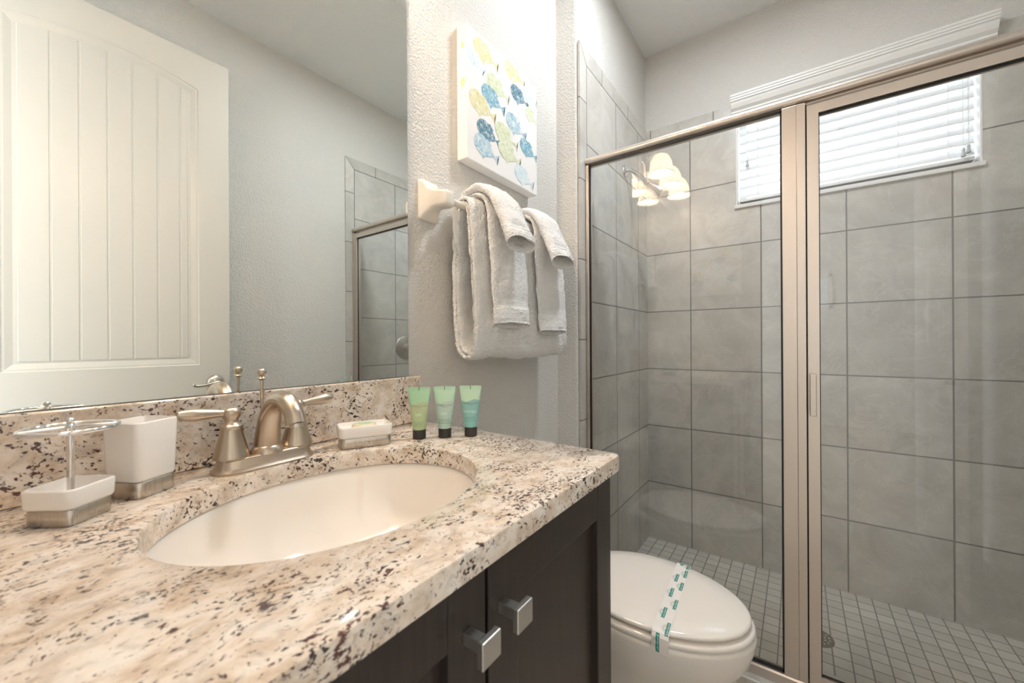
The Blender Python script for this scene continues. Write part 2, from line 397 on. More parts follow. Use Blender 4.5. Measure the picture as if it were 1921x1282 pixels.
box(b, XB-0.001, xw0, wy0-0.008, wy0, WZ0, WZ1, 0.002); box(b, XB-0.001, xw0, wy1, wy1+0.008, WZ0, WZ1, 0.002)
obj('window_reveal', b, M['trim'], win)

# blinds with valance
bl = thing('window_blinds', 'white slatted blinds with a moulded valance over the bright shower window', 'blinds', (XB+0.045, (wy0+wy1)/2, WZ0))
prof = [(0.0, 0.0), (-0.012, 0.0), (-0.018, 0.006), (-0.017, 0.014), (-0.030, 0.026), (-0.037, 0.042), (-0.040, 0.052), (-0.046, 0.056), (-0.046, 0.062), (-0.050, 0.066), (-0.050, 0.073), (-0.054, 0.077), (-0.054, 0.085), (0.0, 0.085)]
b = BM(); z0 = 2.293
ra = [(XB-0.002+px, -0.548, z0+pz) for px, pz in prof]; rb_ = [(XB-0.002+px, -1.452, z0+pz) for px, pz in prof]
loft(b, [ra, rb_]); obj('valance', b, M['trim'], bl)
b = BM(); cyb = (wy0+wy1)/2; hwb = abs(wy1-wy0)/2-0.014
nsl = 10
def slat(b, z, x, tilt, half_y, wid=0.025, th=0.0028):
    rings = []
    for k in range(2):
        yy = cyb + (half_y if k == 0 else -half_y); r = []
        for i in range(7):
            u = -1+2*i/6; xx = u*wid; zz = 0.0028*(1-u*u)
            r.append((xx, zz+th/2))
        for i in range(6, -1, -1):
            u = -1+2*i/6; r.append((u*wid, 0.0028*(1-u*u)-th/2))
        ct, st = math.cos(tilt), math.sin(tilt)
        rings.append([(x+px*ct-pz*st, yy, z+px*st+pz*ct) for px, pz in r])
    loft(b, rings)
zs = [1.892+0.0465*i for i in range(nsl)]
for z in zs: slat(b, z, XB+0.05, math.radians(56), hwb)
obj('slats', b, M['slat'], bl)
b = BM(); box(b, XB+0.026, XB+0.072, cyb-hwb, cyb+hwb, 1.846, 1.862, 0.004); obj('bottom_rail', b, M['trim'], bl)
b = BM(); box(b, XB+0.02, XB+0.075, cyb-hwb, cyb+hwb, 2.315, WZ1-0.002, 0.003); obj('head_rail', b, M['trim'], bl)
for yy in (-0.66, -0.80, -1.18, -1.33):
    for xx in (XB+0.028, XB+0.072):
        b = BM(); tube(b, [(xx, yy, 1.86), (xx, yy, 2.32)], 0.0009, 6); obj('ladder_cord', b, M['trim'], bl)
for yy, zz in ((-0.6164, 2.04), (-1.3683, 1.881), (-1.3828, 1.892)):
    b = BM(); tube(b, [(XB+0.012, yy, zz+0.01), (XB+0.018, yy, 2.315)], 0.0009, 6)
    lc = obj('lift_cord', b, M['trim'], bl)
    b = BM(); lathe(b, [(0.0015, 0.016), (0.005, 0.012), (0.0055, 0.006), (0.0042, 0.0), (0.0075, -0.012), (0.008, -0.018), (0.004, -0.021)], (XB+0.012, yy, zz), n=12); obj('tassel', b, plain('tassel_plastic', (0.55, 0.56, 0.57), 0.5).m if 'tassel' not in M else M['tassel'], lc, smooth=True)

# ------------------------------------------------------------------ shower screen and door
sc = thing('shower_screen', 'satin nickel framed fixed glass panel with header and floor track beside the toilet', 'shower screen', (1.53, -0.45, 0.031))
b = BM()
hp = [(0.0, 0.0), (0.0, 0.003), (-0.012, 0.004), (-0.019, 0.010), (-0.0205, 0.017), (-0.018, 0.025), (-0.010, 0.031), (0.0, 0.034), (0.022, 0.034), (0.026, 0.030), (0.026, 0.0)]
loft(b, [[(1.530+px, y, 1.855+pz) for px, pz in hp] for y in (-0.1085, YO+0.001)]); obj('header_rail', b, M['alu_h'], sc, smooth=True, angle=40)
b = BM(); tp = [(-0.0205, 0.0), (-0.0205, 0.030), (-0.016, 0.035), (-0.006, 0.036), (-0.006, 0.022), (0.006, 0.022), (0.006, 0.036), (0.018, 0.033), (0.022, 0.0)]
loft(b, [[(1.530+px, y, 0.031+pz) for px, pz in tp] for y in (-0.1085, YO+0.001)]); obj('floor_track', b, M['alu_h'], sc)
for nm, y0, y1 in (('wall_channel', -0.1085, -0.1225), ('wall_channel', -1.579, YO+0.001)):
    b = BM(); box(b, 1.513, 1.548, min(y0, y1), max(y0, y1), 0.067, 1.854, 0.002); obj(nm, b, M['alu_v'], sc)
b = BM(); box(b, 1.5115, 1.549, -0.8205, -0.783, 0.067, 1.8545, 0.0012); obj('post', b, M['alu_v'], sc)
b = BM(); box(b, 1.513, 1.549, -0.843, -0.8204, 0.067, 1.8545, 0.0012); obj('post', b, M['alu_v'], sc)
b = BM(); box(b, 1.527, 1.533, -0.7835, -0.1228, 0.055, 1.8545); obj('glass_panel', b, M['glass'], sc)
b = BM()
box(b, 1.521, 1.5265, -0.783, -0.778, 0.067, 1.8545); box(b, 1.521, 1.5265, -0.128, -0.1225, 0.067, 1.8545)
box(b, 1.521, 1.5265, -0.783, -0.1225, 0.067, 0.077); box(b, 1.521, 1.5265, -0.783, -0.1225, 1.848, 1.8545); obj('gasket', b, M['black'], sc)

sd = thing('shower_door', 'satin nickel framed hinged glass shower door below the shower window', 'shower door', (1.53, -1.21, 0.07))
b = BM(); d0, d1 = -0.8465, -1.573; zb_, zt_ = 0.0735, 1.841; fw = 0.0285
def mitre_frame(b, x0, x1, ya, yb, za, zb, fw):
    o = [(ya, za), (yb, za), (yb, zb), (ya, zb)]; i = [(ya-fw, za+fw), (yb+fw, za+fw), (yb+fw, zb-fw), (ya-fw, zb-fw)]
    for k in range(4):
        k2 = (k+1) % 4; q = [o[k], o[k2], i[k2], i[k]]
        s = 0.00025
        a_ = [b.verts.new((x0, y, z)) for y, z in q]; c_ = [b.verts.new((x1, y, z)) for y, z in q]
        b.faces.new(a_); b.faces.new(c_[::-1])
        for j in range(4): b.faces.new((a_[j], c_[j], c_[(j+1) % 4], a_[(j+1) % 4]))
mitre_frame(b, 1.5125, 1.546, d0, d1, zb_, zt_, fw); obj('frame', b, M['alu_v'], sd)
b = BM(); box(b, 1.527, 1.533, d1+fw-0.006, d0-fw+0.006, zb_+fw-0.006, zt_-fw+0.006); obj('glass_panel', b, M['glass'], sd)
b = BM(); yi0, yi1, zi0, zi1 = d0-fw, d1+fw, zb_+fw, zt_-fw
box(b, 1.5215, 1.5265, yi0-0.0025, yi0, zi0, zi1); box(b, 1.5215, 1.5265, yi1, yi1+0.003, zi0, zi1); box(b, 1.5215, 1.5265, yi1, yi0, zi0, zi0+0.004); box(b, 1.5215, 1.5265, yi1, yi0, zi1-0.005, zi1); obj('gasket', b, M['black'], sd)
b = BM(); box(b, 1.528, 1.543, d0+0.0002, -0.8432, 0.072, 1.854); obj('magnet_strip', b, M['black'], sd)
b = BM(); box(b, 1.4985, 1.512, -0.8665, -0.8615, 0.894, 1.021, 0.0015); box(b, 1.4955, 1.4995, -0.8665, -0.8505, 0.894, 1.021, 0.0015); obj('pull_handle', b, M['alu_v'], sd)

# shower head, valve, drain
sh = thing('shower_fixture', 'chrome shower head on bent arm high on the tiled shower wall', 'shower head', (1.983, YS, 1.95))
b = BM(); lathe(b, [(0.003, 0.0), (0.030, 0.0), (0.030, -0.003), (0.024, -0.009), (0.012, -0.014), (0.008, -0.014)], (1.983, YS, 1.993), 'y', 24); obj('flange', b, M['chrome'], sh, smooth=True)
b = BM(); tube(b, [(1.983, YS-0.004, 1.993), (1.983, -0.140, 1.990), (1.983, -0.170, 1.967), (1.983, -0.215, 1.918)], 0.0085, 14); obj('arm', b, M['chrome'], sh, smooth=True)
b = BM(); A = Vector((1.983, -0.210, 1.924)); D = Vector((0, -0.745, -0.667)).normalized()
pts = [A + D*s for s in (0, 0.012, 0.013, 0.030, 0.031, 0.045, 0.075, 0.108, 0.116, 0.120)]
tube(b, pts, [0.011, 0.012, 0.017, 0.018, 0.013, 0.013, 0.018, 0.030, 0.031, 0.028], 24, smoothpath=False); obj('spray_head', b, M['chrome'], sh, smooth=True, angle=40)
sv = thing('shower_valve', 'round satin nickel shower valve with lever on the far tiled shower wall', 'valve', (1.945, YO, 1.085))
b = BM(); lathe(b, [(0.085, 0.0005), (0.085, 0.004), (0.078, 0.010), (0.04, 0.014), (0.028, 0.018), (0.026, 0.045), (0.022, 0.05)], (1.945, YO, 1.085), 'y', 36); obj('escutcheon', b, M['steel'], sv, smooth=True, angle=40)
b = BM(); tube(b, [(1.945, YO+0.045, 1.085), (1.945, YO+0.058, 1.06), (1.945, YO+0.065, 1.01)], [0.012, 0.009, 0.007], 12); obj('lever', b, M['steel'], sv, smooth=True)
dr = thing('shower_drain', 'round perforated metal drain in the mosaic shower floor', 'drain', (1.925, -0.875, -0.025))
b = BM(); lathe(b, [(0.056, 0.0), (0.056, 0.0025), (0.053, 0.0035), (0.048, 0.003)], (1.925, -0.875, -0.025), n=40); obj('rim', b, plain('dull_drain_metal', (0.30, 0.27, 0.23), 0.4, 1.0).m, dr, smooth=True, angle=40)
b = BM()
for rr, nn in ((0.013, 5), (0.028, 10), (0.041, 15)):
    for i in range(nn):
        a = 2*PI*i/nn; lathe(b, [(0.0034, 0.0), (0.0034, 0.0008)], (1.925+rr*math.cos(a), -0.875+rr*math.sin(a), -0.0220), n=10)
obj('drain_holes', b, plain('pale_drain_hole', (0.62, 0.60, 0.56), 0.5).m, dr)

# ------------------------------------------------------------------ entry door standing open
dl = thing('door_1', None, None, (0.345, -1.387, 0.01)); dl['kind'] = 'structure'
YF = -1.37; x0, x1, z0, z1 = -0.045, 0.7345, 0.01, 2.418
b = BM()
pxl, pxr, pzb, cxp = 0.070, 0.619, 1.027, 0.3445
hw0 = (pxr-pxl)/2
def arch(hw, zside, rise, n=20): return [(cxp+hw*math.cos(PI*0)-2*hw*i/n, zside+rise*(1-(1-2*i/n)**2)) for i in range(n+1)]
def panel_loop(inset, zt_off=0.0, zbase=None):
    hw = hw0-inset; zb = (pzb if zbase is None else zbase)+inset
    top = arch(hw, 2.263-inset-zt_off, 0.040)
    return [(cxp-hw, zb)] + [(cxp+hw, zb)] + top
def lower_loop(inset):
    hw = hw0-inset; return [(cxp-hw, 0.24+inset), (cxp+hw, 0.24+inset)] + [(cxp+hw-2*hw*i/20, 0.87-inset) for i in range(21)]
# slab sides and back
vs = {}
outer = [(x0, z0), (x1, z0), (x1, z1), (x0, z1)]
bk = [b.verts.new((x, YF-0.035, z)) for x, z in outer]; fr = [b.verts.new((x, YF, z)) for x, z in outer]
b.faces.new(bk[::-1])
for i in range(4): b.faces.new((fr[i], fr[(i+1) % 4], bk[(i+1) % 4], bk[i]))
def recess(loopf, raised):
    depths = [(0.0, 0.0), (0.004, -0.0025), (0.010, -0.003), (0.028, -0.0085), (0.034, -0.0085)]
    rings = []
    for ins, d in depths: rings.append([b.verts.new((x, YF+d, z)) for x, z in loopf(ins)])
    for a_, c_ in zip(rings, rings[1:]):
        n = len(a_)
        for i in range(n): b.faces.new((a_[i], a_[(i+1) % n], c_[(i+1) % n], c_[i]))
    b.faces.new(rings[-1]); return rings[0]
up = recess(panel_loop, True); lo = recess(lower_loop, True)
# front face around the two panels
def strip(poly):
    b.faces.new([b.verts.new((x, YF, z)) for x, z in poly])
strip([(x0, z0), (pxl, z0), (pxl, z1), (x0, z1)]); strip([(pxr, z0), (x1, z0), (x1, z1), (pxr, z1)])
strip([(pxl, z0), (pxr, z0), (pxr, 0.24), (pxl, 0.24)]); strip([(pxl, 0.87), (pxr, 0.87), (pxr, pzb), (pxl, pzb)])
tp_ = arch(hw0, 2.263, 0.040)
for (xa, za), (xb2, zb2) in zip(tp_, tp_[1:]): strip([(xa, za), (xa, z1), (xb2, z1), (xb2, zb2)])
# plank faces in the upper panel, with V grooves between
gx = [0.1095, 0.1843, 0.2564, 0.3318, 0.4039, 0.480, 0.5585, 0.583]
obj('door_leaf', b, M['door'], dl)
b = BM()
def arch_z(x): u = (x-cxp)/hw0; return 2.263+0.040*(1-u*u)-0.036
gv = [pxl+0.036, 0.1843, 0.2564, 0.3318, 0.4039, 0.480, 0.5585-0.004, pxr-0.036]
for xa, xc in zip(gv, gv[1:]):
    g2 = 0.0022
    xs = [xa+g2+(xc-xa-2*g2)*i/4 for i in range(5)]
    bot = [(x, pzb+0.036) for x in xs]; top = [(x, arch_z(x)) for x in xs]; poly = bot+top[::-1]
    f0 = [b.verts.new((x, YF-0.0085, z)) for x, z in poly]; f1 = [b.verts.new((x+(0.002 if x < (xa+xc)/2-0.01 else -0.002 if x > (xa+xc)/2+0.01 else 0), YF-0.0062, z)) for x, z in poly]
    n = len(poly); b.faces.new(f1)
    for i in range(n): b.faces.new((f0[i], f0[(i+1) % n], f1[(i+1) % n], f1[i]))
obj('door_panel', b, M['door'], dl)
b = BM(); lathe(b, [(0.0325, 0.0), (0.0325, 0.005), (0.027, 0.011), (0.013, 0.014), (0.011, 0.042), (0.013, 0.046)], (0.676, YF, 0.945), 'y', 28)
tube(b, [(0.676, YF+0.044, 0.945), (0.655, YF+0.050, 0.944), (0.625, YF+0.050, 0.938), (0.596, YF+0.050, 0.936), (0.584, YF+0.050, 0.941), (0.586, YF+0.050, 0.948)], [0.011, 0.0085, 0.007, 0.0065, 0.006, 0.005], 12); obj('door_handle', b, M['steel'], dl, smooth=True, angle=45)
b = BM(); box(b, x1-0.0005, x1+0.003, YF-0.03, YF-0.006, 0.90, 0.99); obj('latch_plate', b, M['steel'], dl)

# ------------------------------------------------------------------ vanity cabinet
XV0, XV1, YV = XL+0.004, 0.689, -0.523
va = thing('vanity_cabinet', 'dark espresso vanity cabinet with panel doors under the granite countertop', 'cabinet', (0.236, -0.28, 0))
b = BM()
box(b, XV1-0.018, XV1, YV, -0.004, 0.10, 0.886); box(b, XV0, XV0+0.018, YV, -0.004, 0.10, 0.886)
box(b, XV0, XV1, -0.012, -0.004, 0.10, 0.886); box(b, XV0, XV1, YV, -0.004, 0.10, 0.118)
box(b, XV0, XV1-0.001, YV, YV+0.02, 0.10, 0.14); box(b, XV0, XV1-0.001, YV, YV+0.02, 0.868, 0.886)
box(b, XV0, -0.03, YV, YV+0.02, 0.10, 0.886); box(b, XV1-0.03, XV1-0.001, YV, YV+0.02, 0.10, 0.886); box(b, 0.312, 0.352, YV, YV+0.02, 0.10, 0.886)
obj('carcass', b, M['wood'], va)
b = BM(); box(b, XV0+0.01, XV1-0.003, -0.46, -0.02, 0.0, 0.10); obj('plinth', b, M['wood'], va)
def shaker(xa, xc, za, zb, st):
    b = BM(); yf, yb = -0.545, -0.5235; e = 0.002
    box(b, xa, xa+st, yf, yb, za, zb, 0.0015); box(b, xc-st, xc, yf, yb, za, zb, 0.0015)
    box(b, xa+st, xc-st, yf+0.0002, yb, zb-st, zb, 0.0012); box(b, xa+st, xc-st, yf+0.0002, yb, za, za+st, 0.0012)
    box(b, xa+st-0.004, xc-st+0.004, yf+0.0115, yb+0.0002, za+st-0.004, zb-st+0.004)
    return b
def knob(par, kx, kz):
    b = BM(); s = 0.0065
    box(b, kx-s, kx+s, -0.5725, -0.5445, kz-s, kz+s, 0.0012)
    box(b, kx-0.0143, kx+0.0143, -0.5785, -0.5705, kz-0.0132, kz+0.0132, 0.0012)
    o = obj('knob', b, M['knob'], par); o['label'] = 'satin square knob'; return o
for (xa, xc, kx, nm) in ((0.334, 0.681, 0.3565, 'door'), (-0.015, 0.3285, 0.2985, 'door')):
    o = obj(nm, shaker(xa, xc, 0.125, 0.879, 0.056), M['wood'], va); knob(o, kx, 0.8255)
for k, (za, zb) in enumerate(((0.125, 0.37), (0.375, 0.625), (0.63, 0.879))):
    o = obj('drawer', shaker(XV0+0.004, -0.02, za, zb, 0.045), M['wood'], va); knob(o, (XV0-0.02)/2, (za+zb)/2)

# countertop with oval cut-out
HC, HT = 0.918, 0.030
ex, ey, ea, eb = 0.319, -0.2865, 0.2155, 0.1715
X0c, X1c, Y0c, Y1c = XL+0.001, 0.7045, -0.557, -0.001
def outer_pt(a, inset, r=0.014):
    # ray from the oval's centre to the (rounded) rectangle
    c, s = math.cos(a), math.sin(a); xa, xb, ya, yb = X0c+inset, X1c-inset, Y0c+inset, Y1c-inset
    tx = ((xb if c > 0 else xa)-ex)/c if abs(c) > 1e-9 else 1e9; ty = ((yb if s > 0 else ya)-ey)/s if abs(s) > 1e-9 else 1e9
    t_ = min(tx, ty); x, y = ex+c*t_, ey+s*t_
    if x > xb-r and y < ya+r:   # front right corner is rounded
        dx, dy = x-(xb-r), y-(ya+r); L = math.hypot(dx, dy)
        if L > 1e-9: x, y = xb-r+dx/L*r, ya+r+dy/L*r
    return x, y
angs = [2*PI*i/160 for i in range(160)]
for (px, py) in ((X0c, Y0c), (X1c, Y1c), (X0c, Y1c)): angs.append(math.atan2(py-ey, px-ex) % (2*PI))
ac = math.atan2(Y0c-ey, X1c-ex) % (2*PI)
angs += [ac+d for d in (-0.035, -0.028, -0.021, -0.014, -0.007, 0, 0.007, 0.014, 0.021, 0.028, 0.035)]
angs = sorted(set(round(a, 6) for a in angs))
def ell(a, g):   # keep ray direction for a clean fan
    c, s = math.cos(a), math.sin(a); r_ = 1/math.sqrt((c/(ea+g))**2+(s/(eb+g))**2); return ex+c*r_, ey+s*r_
b = BM(); rings = []
for g_, z in ((0.0, HC-HT), (0.0, HC-0.004), (0.0012, HC-0.0012), (0.004, HC)): rings.append([(*ell(a, g_), z) for a in angs])
for ins, z in ((0.004, HC), (0.0012, HC-0.0012), (0.0, HC-0.004), (0.0, HC-HT+0.002), (0.002, HC-HT)): rings.append([(*outer_pt(a, ins), z) for a in angs])
rings.append(rings[0])
vr = loft(b, rings, False, False); bmesh.ops.remove_doubles(b, verts=b.verts[:], dist=1e-6)
ct = obj('granite_countertop', b, M['granite']); tag(ct, 'cream speckled granite countertop with an oval sink cut-out', 'countertop')
for p in ct.data.polygons: p.use_smooth = True
ct.data.set_sharp_from_angle(angle=math.radians(35))
ZBS = 1.0362
b = BM(); box(b, XL+0.022, 0.7025, -0.020, -0.001, HC+0.0003, ZBS, 0.003, 3); tag(obj('granite_backsplash', b, M['granite']), 'granite backsplash along the wall under the mirror', 'backsplash')
b = BM(); box(b, XL+0.001, XL+0.021, -0.552, -0.001, HC+0.0003, ZBS-0.004, 0.003, 3); tag(obj('granite_side_splash', b, M['granite']), 'granite side splash on the entry wall, below the outlet', 'backsplash')

# sink bowl
sk = thing('sink_basin', 'white oval undermount basin set in the granite countertop', 'sink', (ex, ey, 0.74))
b = BM(); rings = []; n = 64
def er(ax, ay, z, dy=0.0): return [(ex+ax*math.cos(2*PI*i/n), ey+dy+ay*math.sin(2*PI*i/n), z) for i in range(n)]
inner = [(1.03, 0.887), (1.012, 0.884), (0.985, 0.868), (0.94, 0.835), (0.86, 0.800), (0.72, 0.774), (0.5, 0.759), (0.28, 0.753), (0.11, 0.751)]
for s_, z in inner: rings.append(er(ea*s_, eb*s_, z))
outs = [(0.11, 0.742), (0.5, 0.749), (0.74, 0.764), (0.89, 0.793), (0.97, 0.832), (1.03, 0.868), (1.10, 0.876), (1.10, 0.887)]
for s_, z in outs: rings.append(er(ea*s_, eb*s_, z))
rings.append(rings[0]); loft(b, rings, False, False); bmesh.ops.remove_doubles(b, verts=b.verts[:], dist=1e-6)
obj('bowl', b, M['porc'], sk, smooth=True, angle=60)
b = BM(); lathe(b, [(0.026, 0.7515), (0.024, 0.754), (0.018, 0.754), (0.017, 0.757), (0.004, 0.7585)], (ex, ey, 0), n=28); lathe(b, [(0.02, 0.72), (0.02, 0.752)], (ex, ey, 0), n=20); obj('drain_stopper', b, M['nickel'], sk, smooth=True, angle=40)

# faucet
FX, FY = 0.303, -0.078
fa = thing('faucet', 'brushed nickel two-handle faucet with an arched spout behind the oval basin', 'faucet', (FX, FY, HC))
def stad(hx, hy, n=10):
    out = []
    for i in range(n+1): a = -PI/2+PI*i/n; out.append((FX+hx-hy+hy*math.cos(a), FY+hy*math.sin(a)))
    for i in range(n+1): a = PI/2+PI*i/n; out.append((FX-hx+hy+hy*math.cos(a), FY+hy*math.sin(a)))
    return out
b = BM(); loft(b, [ring3(stad(hx, hy), HC+z) for hx, hy, z in ((0.0785, 0.0305, 0.0004), (0.0790, 0.0310, 0.003), (0.0765, 0.0285, 0.006), (0.0735, 0.0265, 0.009), (0.0715, 0.0250, 0.018), (0.0705, 0.0240, 0.0215), (0.068, 0.022, 0.0225))])
obj('base_plate', b, M['nickel'], fa, smooth=True, angle=50)
for sx in (-1, 1):
    hx = FX+sx*0.051
    b = BM(); lathe(b, [(0.0255, 0.0222), (0.0258, 0.0245), (0.0245, 0.0275), (0.0228, 0.034), (0.0198, 0.046), (0.0168, 0.058), (0.0152, 0.068), (0.0152, 0.0695), (0.0165, 0.0705), (0.0168, 0.0725), (0.0150, 0.0745), (0.0108, 0.078), (0.0092, 0.082), (0.0105, 0.085), (0.0128, 0.089), (0.0138, 0.0935), (0.0128, 0.098), (0.0095, 0.1015), (0.006, 0.103), (0.003, 0.1035)], (hx, FY, HC), n=36)
    hd = obj('handle', b, M['nickel'], fa, smooth=True, angle=55)
    b = BM(); tube(b, [(hx+sx*0.009, FY, HC+0.0945), (hx+sx*0.020, FY, HC+0.0955), (hx+sx*0.034, FY, HC+0.0965), (hx+sx*0.050, FY+0.001, HC+0.0975), (hx+sx*0.062, FY+0.001, HC+0.099), (hx+sx*0.069, FY+0.001, HC+0.1005)], [0.0062, 0.0064, 0.0082, 0.0098, 0.0078, 0.0052], 18); obj('lever', b, M['nickel'], hd, smooth=True)
b = BM(); sp = [(FX, -0.082, HC+0.018), (FX, -0.084, HC+0.045), (FX, -0.092, HC+0.075), (FX, -0.108, HC+0.100), (FX, -0.132, HC+0.1135), (FX, -0.157, HC+0.1105), (FX, -0.176, HC+0.096), (FX, -0.184, HC+0.079)]
tube(b, sp, [0.0215, 0.0192, 0.0172, 0.0158, 0.0150, 0.0145, 0.0142, 0.0150], 28)
lathe(b, [(0.0255, 0.021), (0.0245, 0.026), (0.0215, 0.032), (0.019, 0.034)], (FX, -0.083, HC), n=32)
so = obj('spout', b, M['nickel'], fa, smooth=True, angle=50)
b = BM(); tube(b, [(FX, -0.1838, HC+0.080), (FX, -0.1850, HC+0.0745)], 0.0095, 20, smoothpath=False); obj('aerator', b, M['steel'], so, smooth=True, angle=40)
b = BM(); tube(b, [(FX+0.002, -0.058, HC+0.02), (FX+0.002, -0.058, HC+0.145)], 0.0026, 12); lathe(b, [(0.0026, 0.141), (0.0050, 0.1425), (0.0068, 0.1445), (0.0050, 0.1465), (0.0038, 0.148), (0.0062, 0.151), (0.0075, 0.155), (0.0062, 0.1592), (0.003, 0.1615)], (FX+0.002, -0.058, HC), n=20); lathe(b, [(0.005, 0.0215), (0.0045, 0.034), (0.003, 0.036)], (FX+0.002, -0.058, HC), n=16)
obj('lift_rod', b, M['nickel'], fa, smooth=True, angle=50)

# ------------------------------------------------------------------ counter accessories (metal foot, white ceramic body)
def vessel(par, hx, hy, zs, wall, r, inner_depth, lean=1.0):
    """hollow rounded-square ceramic body"""
    b = BM(); z0, z1 = zs; rings = [ring3(rrect(hx-0.003, hy-0.003, r), z0), ring3(rrect(hx-0.0008, hy-0.0008, r), z0+0.0012), ring3(rrect(hx, hy, r), z0+0.004), ring3(rrect(hx*lean, hy*lean, r), z1-0.002), ring3(rrect(hx*lean-0.0006, hy*lean-0.0006, r), z1-0.0005), ring3(rrect(hx*lean-0.0018, hy*lean-0.0018, r), z1),
        ring3(rrect(hx*lean-wall+0.0008, hy*lean-wall+0.0008, max(r-wall, 0.002)), z1), ring3(rrect(hx*lean-wall, hy*lean-wall, max(r-wall, 0.002)), z1-0.0015), ring3(rrect(hx-wall-0.001, hy-wall-0.001, max(r-wall, 0.002)), z1-inner_depth+0.003), ring3(rrect(hx-wall-0.004, hy-wall-0.004, max(r-wall-0.001, 0.002)), z1-inner_depth)]
    loft(b, rings); return obj('ceramic_body', b, M['ceramic'], par, local=True, smooth=True, angle=50)
def foot(par, hx, hy, z1, r):
    b = BM(); loft(b, [ring3(rrect(hx-0.0008, hy-0.0008, r), 0.0003), ring3(rrect(hx, hy, r), 0.0012), ring3(rrect(hx, hy, r), z1-0.001), ring3(rrect(hx-0.0008, hy-0.0008, r), z1)])
    return obj('metal_foot', b, M['steel'], par, local=True, smooth=True, angle=50)
tb = thing('toothbrush_holder', 'square white ceramic toothbrush stand with a metal ring on a post', 'toothbrush holder', (0.0735, -0.120, HC), math.radians(37))
foot(tb, 0.0260, 0.0262, 0.019, 0.008); vessel(tb, 0.0285, 0.0287, (0.0188, 0.042), 0.0035, 0.009, 0.017, 1.02)
b = BM(); tube(b, [(0, 0, 0.024), (0, 0, 0.1065)], 0.0036, 14); obj('post', b, M['chrome'], tb, local=True, smooth=True, angle=40)
b = BM()
def loop_tube(b, cx, cy, rx, ry, z, r, n=48, m=10, rot=0.0):
    rings = []
    for i in range(n):
        a = 2*PI*i/n; ca, sa = math.cos(a), math.sin(a); ring = []
        for j in range(m):
            q = 2*PI*j/m; dx, dy = (rx+r*math.cos(q))*ca, (ry+r*math.cos(q))*sa
            ring.append((cx+dx*math.cos(rot)-dy*math.sin(rot), cy+dx*math.sin(rot)+dy*math.cos(rot), z+r*math.sin(q)))
        rings.append(ring)
    rings.append(rings[0]); loft(b, rings, False, False)
loop_tube(b, 0, 0, 0.0405, 0.0405, 0.1065, 0.0028)
obj('ring', b, M['chrome'], tb, local=True, smooth=True)
b = BM()
for rot in (PI/4, 3*PI/4):
    c_, s_ = math.cos(rot), math.sin(rot); tube(b, [(-0.0405*c_, -0.0405*s_, 0.1065), (-0.02*c_, -0.02*s_, 0.1072), (0, 0, 0.1075), (0.02*c_, 0.02*s_, 0.1072), (0.0405*c_, 0.0405*s_, 0.1065)], 0.0022, 10)
lathe(b, [(0.0045, 0.104), (0.0048, 0.109), (0.003, 0.111), (0.0024, 0.112), (0.0042, 0.1145), (0.0042, 0.117), (0.002, 0.119)], n=16)
obj('cross_bars', b, M['chrome'], tb, local=True, smooth=True, angle=50)
tu = thing('tumbler', 'tall square white ceramic tumbler on a brushed metal foot', 'tumbler', (0.1440, -0.0800, HC), math.radians(29))
foot(tu, 0.0265, 0.0265, 0.0218, 0.009); vessel(tu, 0.0275, 0.0275, (0.0216, 0.1015), 0.0035, 0.009, 0.074, 1.07)
sdh = thing('soap_dish', 'low white ceramic soap dish on a metal foot, right of the faucet', 'soap dish', (0.4735, -0.1085, HC), math.radians(-25))
foot(sdh, 0.0475, 0.0280, 0.0205, 0.011); vessel(sdh, 0.0500, 0.0305, (0.0203, 0.0425), 0.0032, 0.012, 0.010, 1.015)
# wrapped soap on the dish
so_ = thing('wrapped_soap', 'round wrapped soap with a green label lying in the white soap dish', 'soap', (0.4735, -0.1085, HC+0.0326), math.radians(-25))
b = BM(); n = 40; rings = []
for r_, z in ((0.020, 0.0003), (0.0235, 0.002), (0.0240, 0.006), (0.0225, 0.009), (0.018, 0.0105), (0.008, 0.0112)):
    rings.append([((r_+0.0006*math.sin(13*2*PI*i/n)*(r_/0.024))*math.cos(2*PI*i/n), (r_+0.0006*math.sin(13*2*PI*i/n))*math.sin(2*PI*i/n), z) for i in range(n)])
loft(b, rings); obj('pleated_wrapper', b, plain('cream_wrapper', (0.78, 0.72, 0.52), 0.3, coat=0.3).m, so_, local=True, smooth=True)
b = BM(); lathe(b, [(0.0125, 0.0104), (0.0125, 0.0114), (0.001, 0.0117)], n=28); obj('label_sticker', b, plain('green_sticker', (0.45, 0.66, 0.47), 0.4).m, so_, local=True)

# toiletry tubes
def tube_mat(name, top, bot, wave_z):
    t = plain(name, top, 0.32, coat=0.15); o = t.obj(); sp_ = t.n('ShaderNodeSeparateXYZ'); t.put(sp_.inputs[0], o)
    wv = t.math('MULTIPLY', t.math('SINE', t.math('MULTIPLY', sp_.outputs[0], 170.0)), 0.0028)
    d = t.math('SUBTRACT', sp_.outputs[2], t.math('ADD', wv, wave_z))
    f = t.math('MULTIPLY_ADD', d, 900.0, 0.5); f = t.math('MINIMUM', t.math('MAXIMUM', f, 0.0), 1.0)
    lowc = t.ramp(t.math('DIVIDE', sp_.outputs[2], wave_z), [(0.25, bot[0]), (1.0, bot[1])])
    t.set(Base_Color=t.mix(f, lowc, top)); t.b.inputs['Subsurface Weight'].default_value = 0.0; return t.m
TH = 0.110
def half(z):   # half width, half thickness of the tube at height z
    u = max(0.0, min(1.0, (z-0.020)/(TH-0.007-0.020)))
    return 0.0136+(0.0238-0.0136)*u, 0.0136*(1-u)**0.8+0.0011
def front(x, z):
    w_, t_ = half(z); return -t_*math.sqrt(max(0.0, 1-(x/w_)**2))
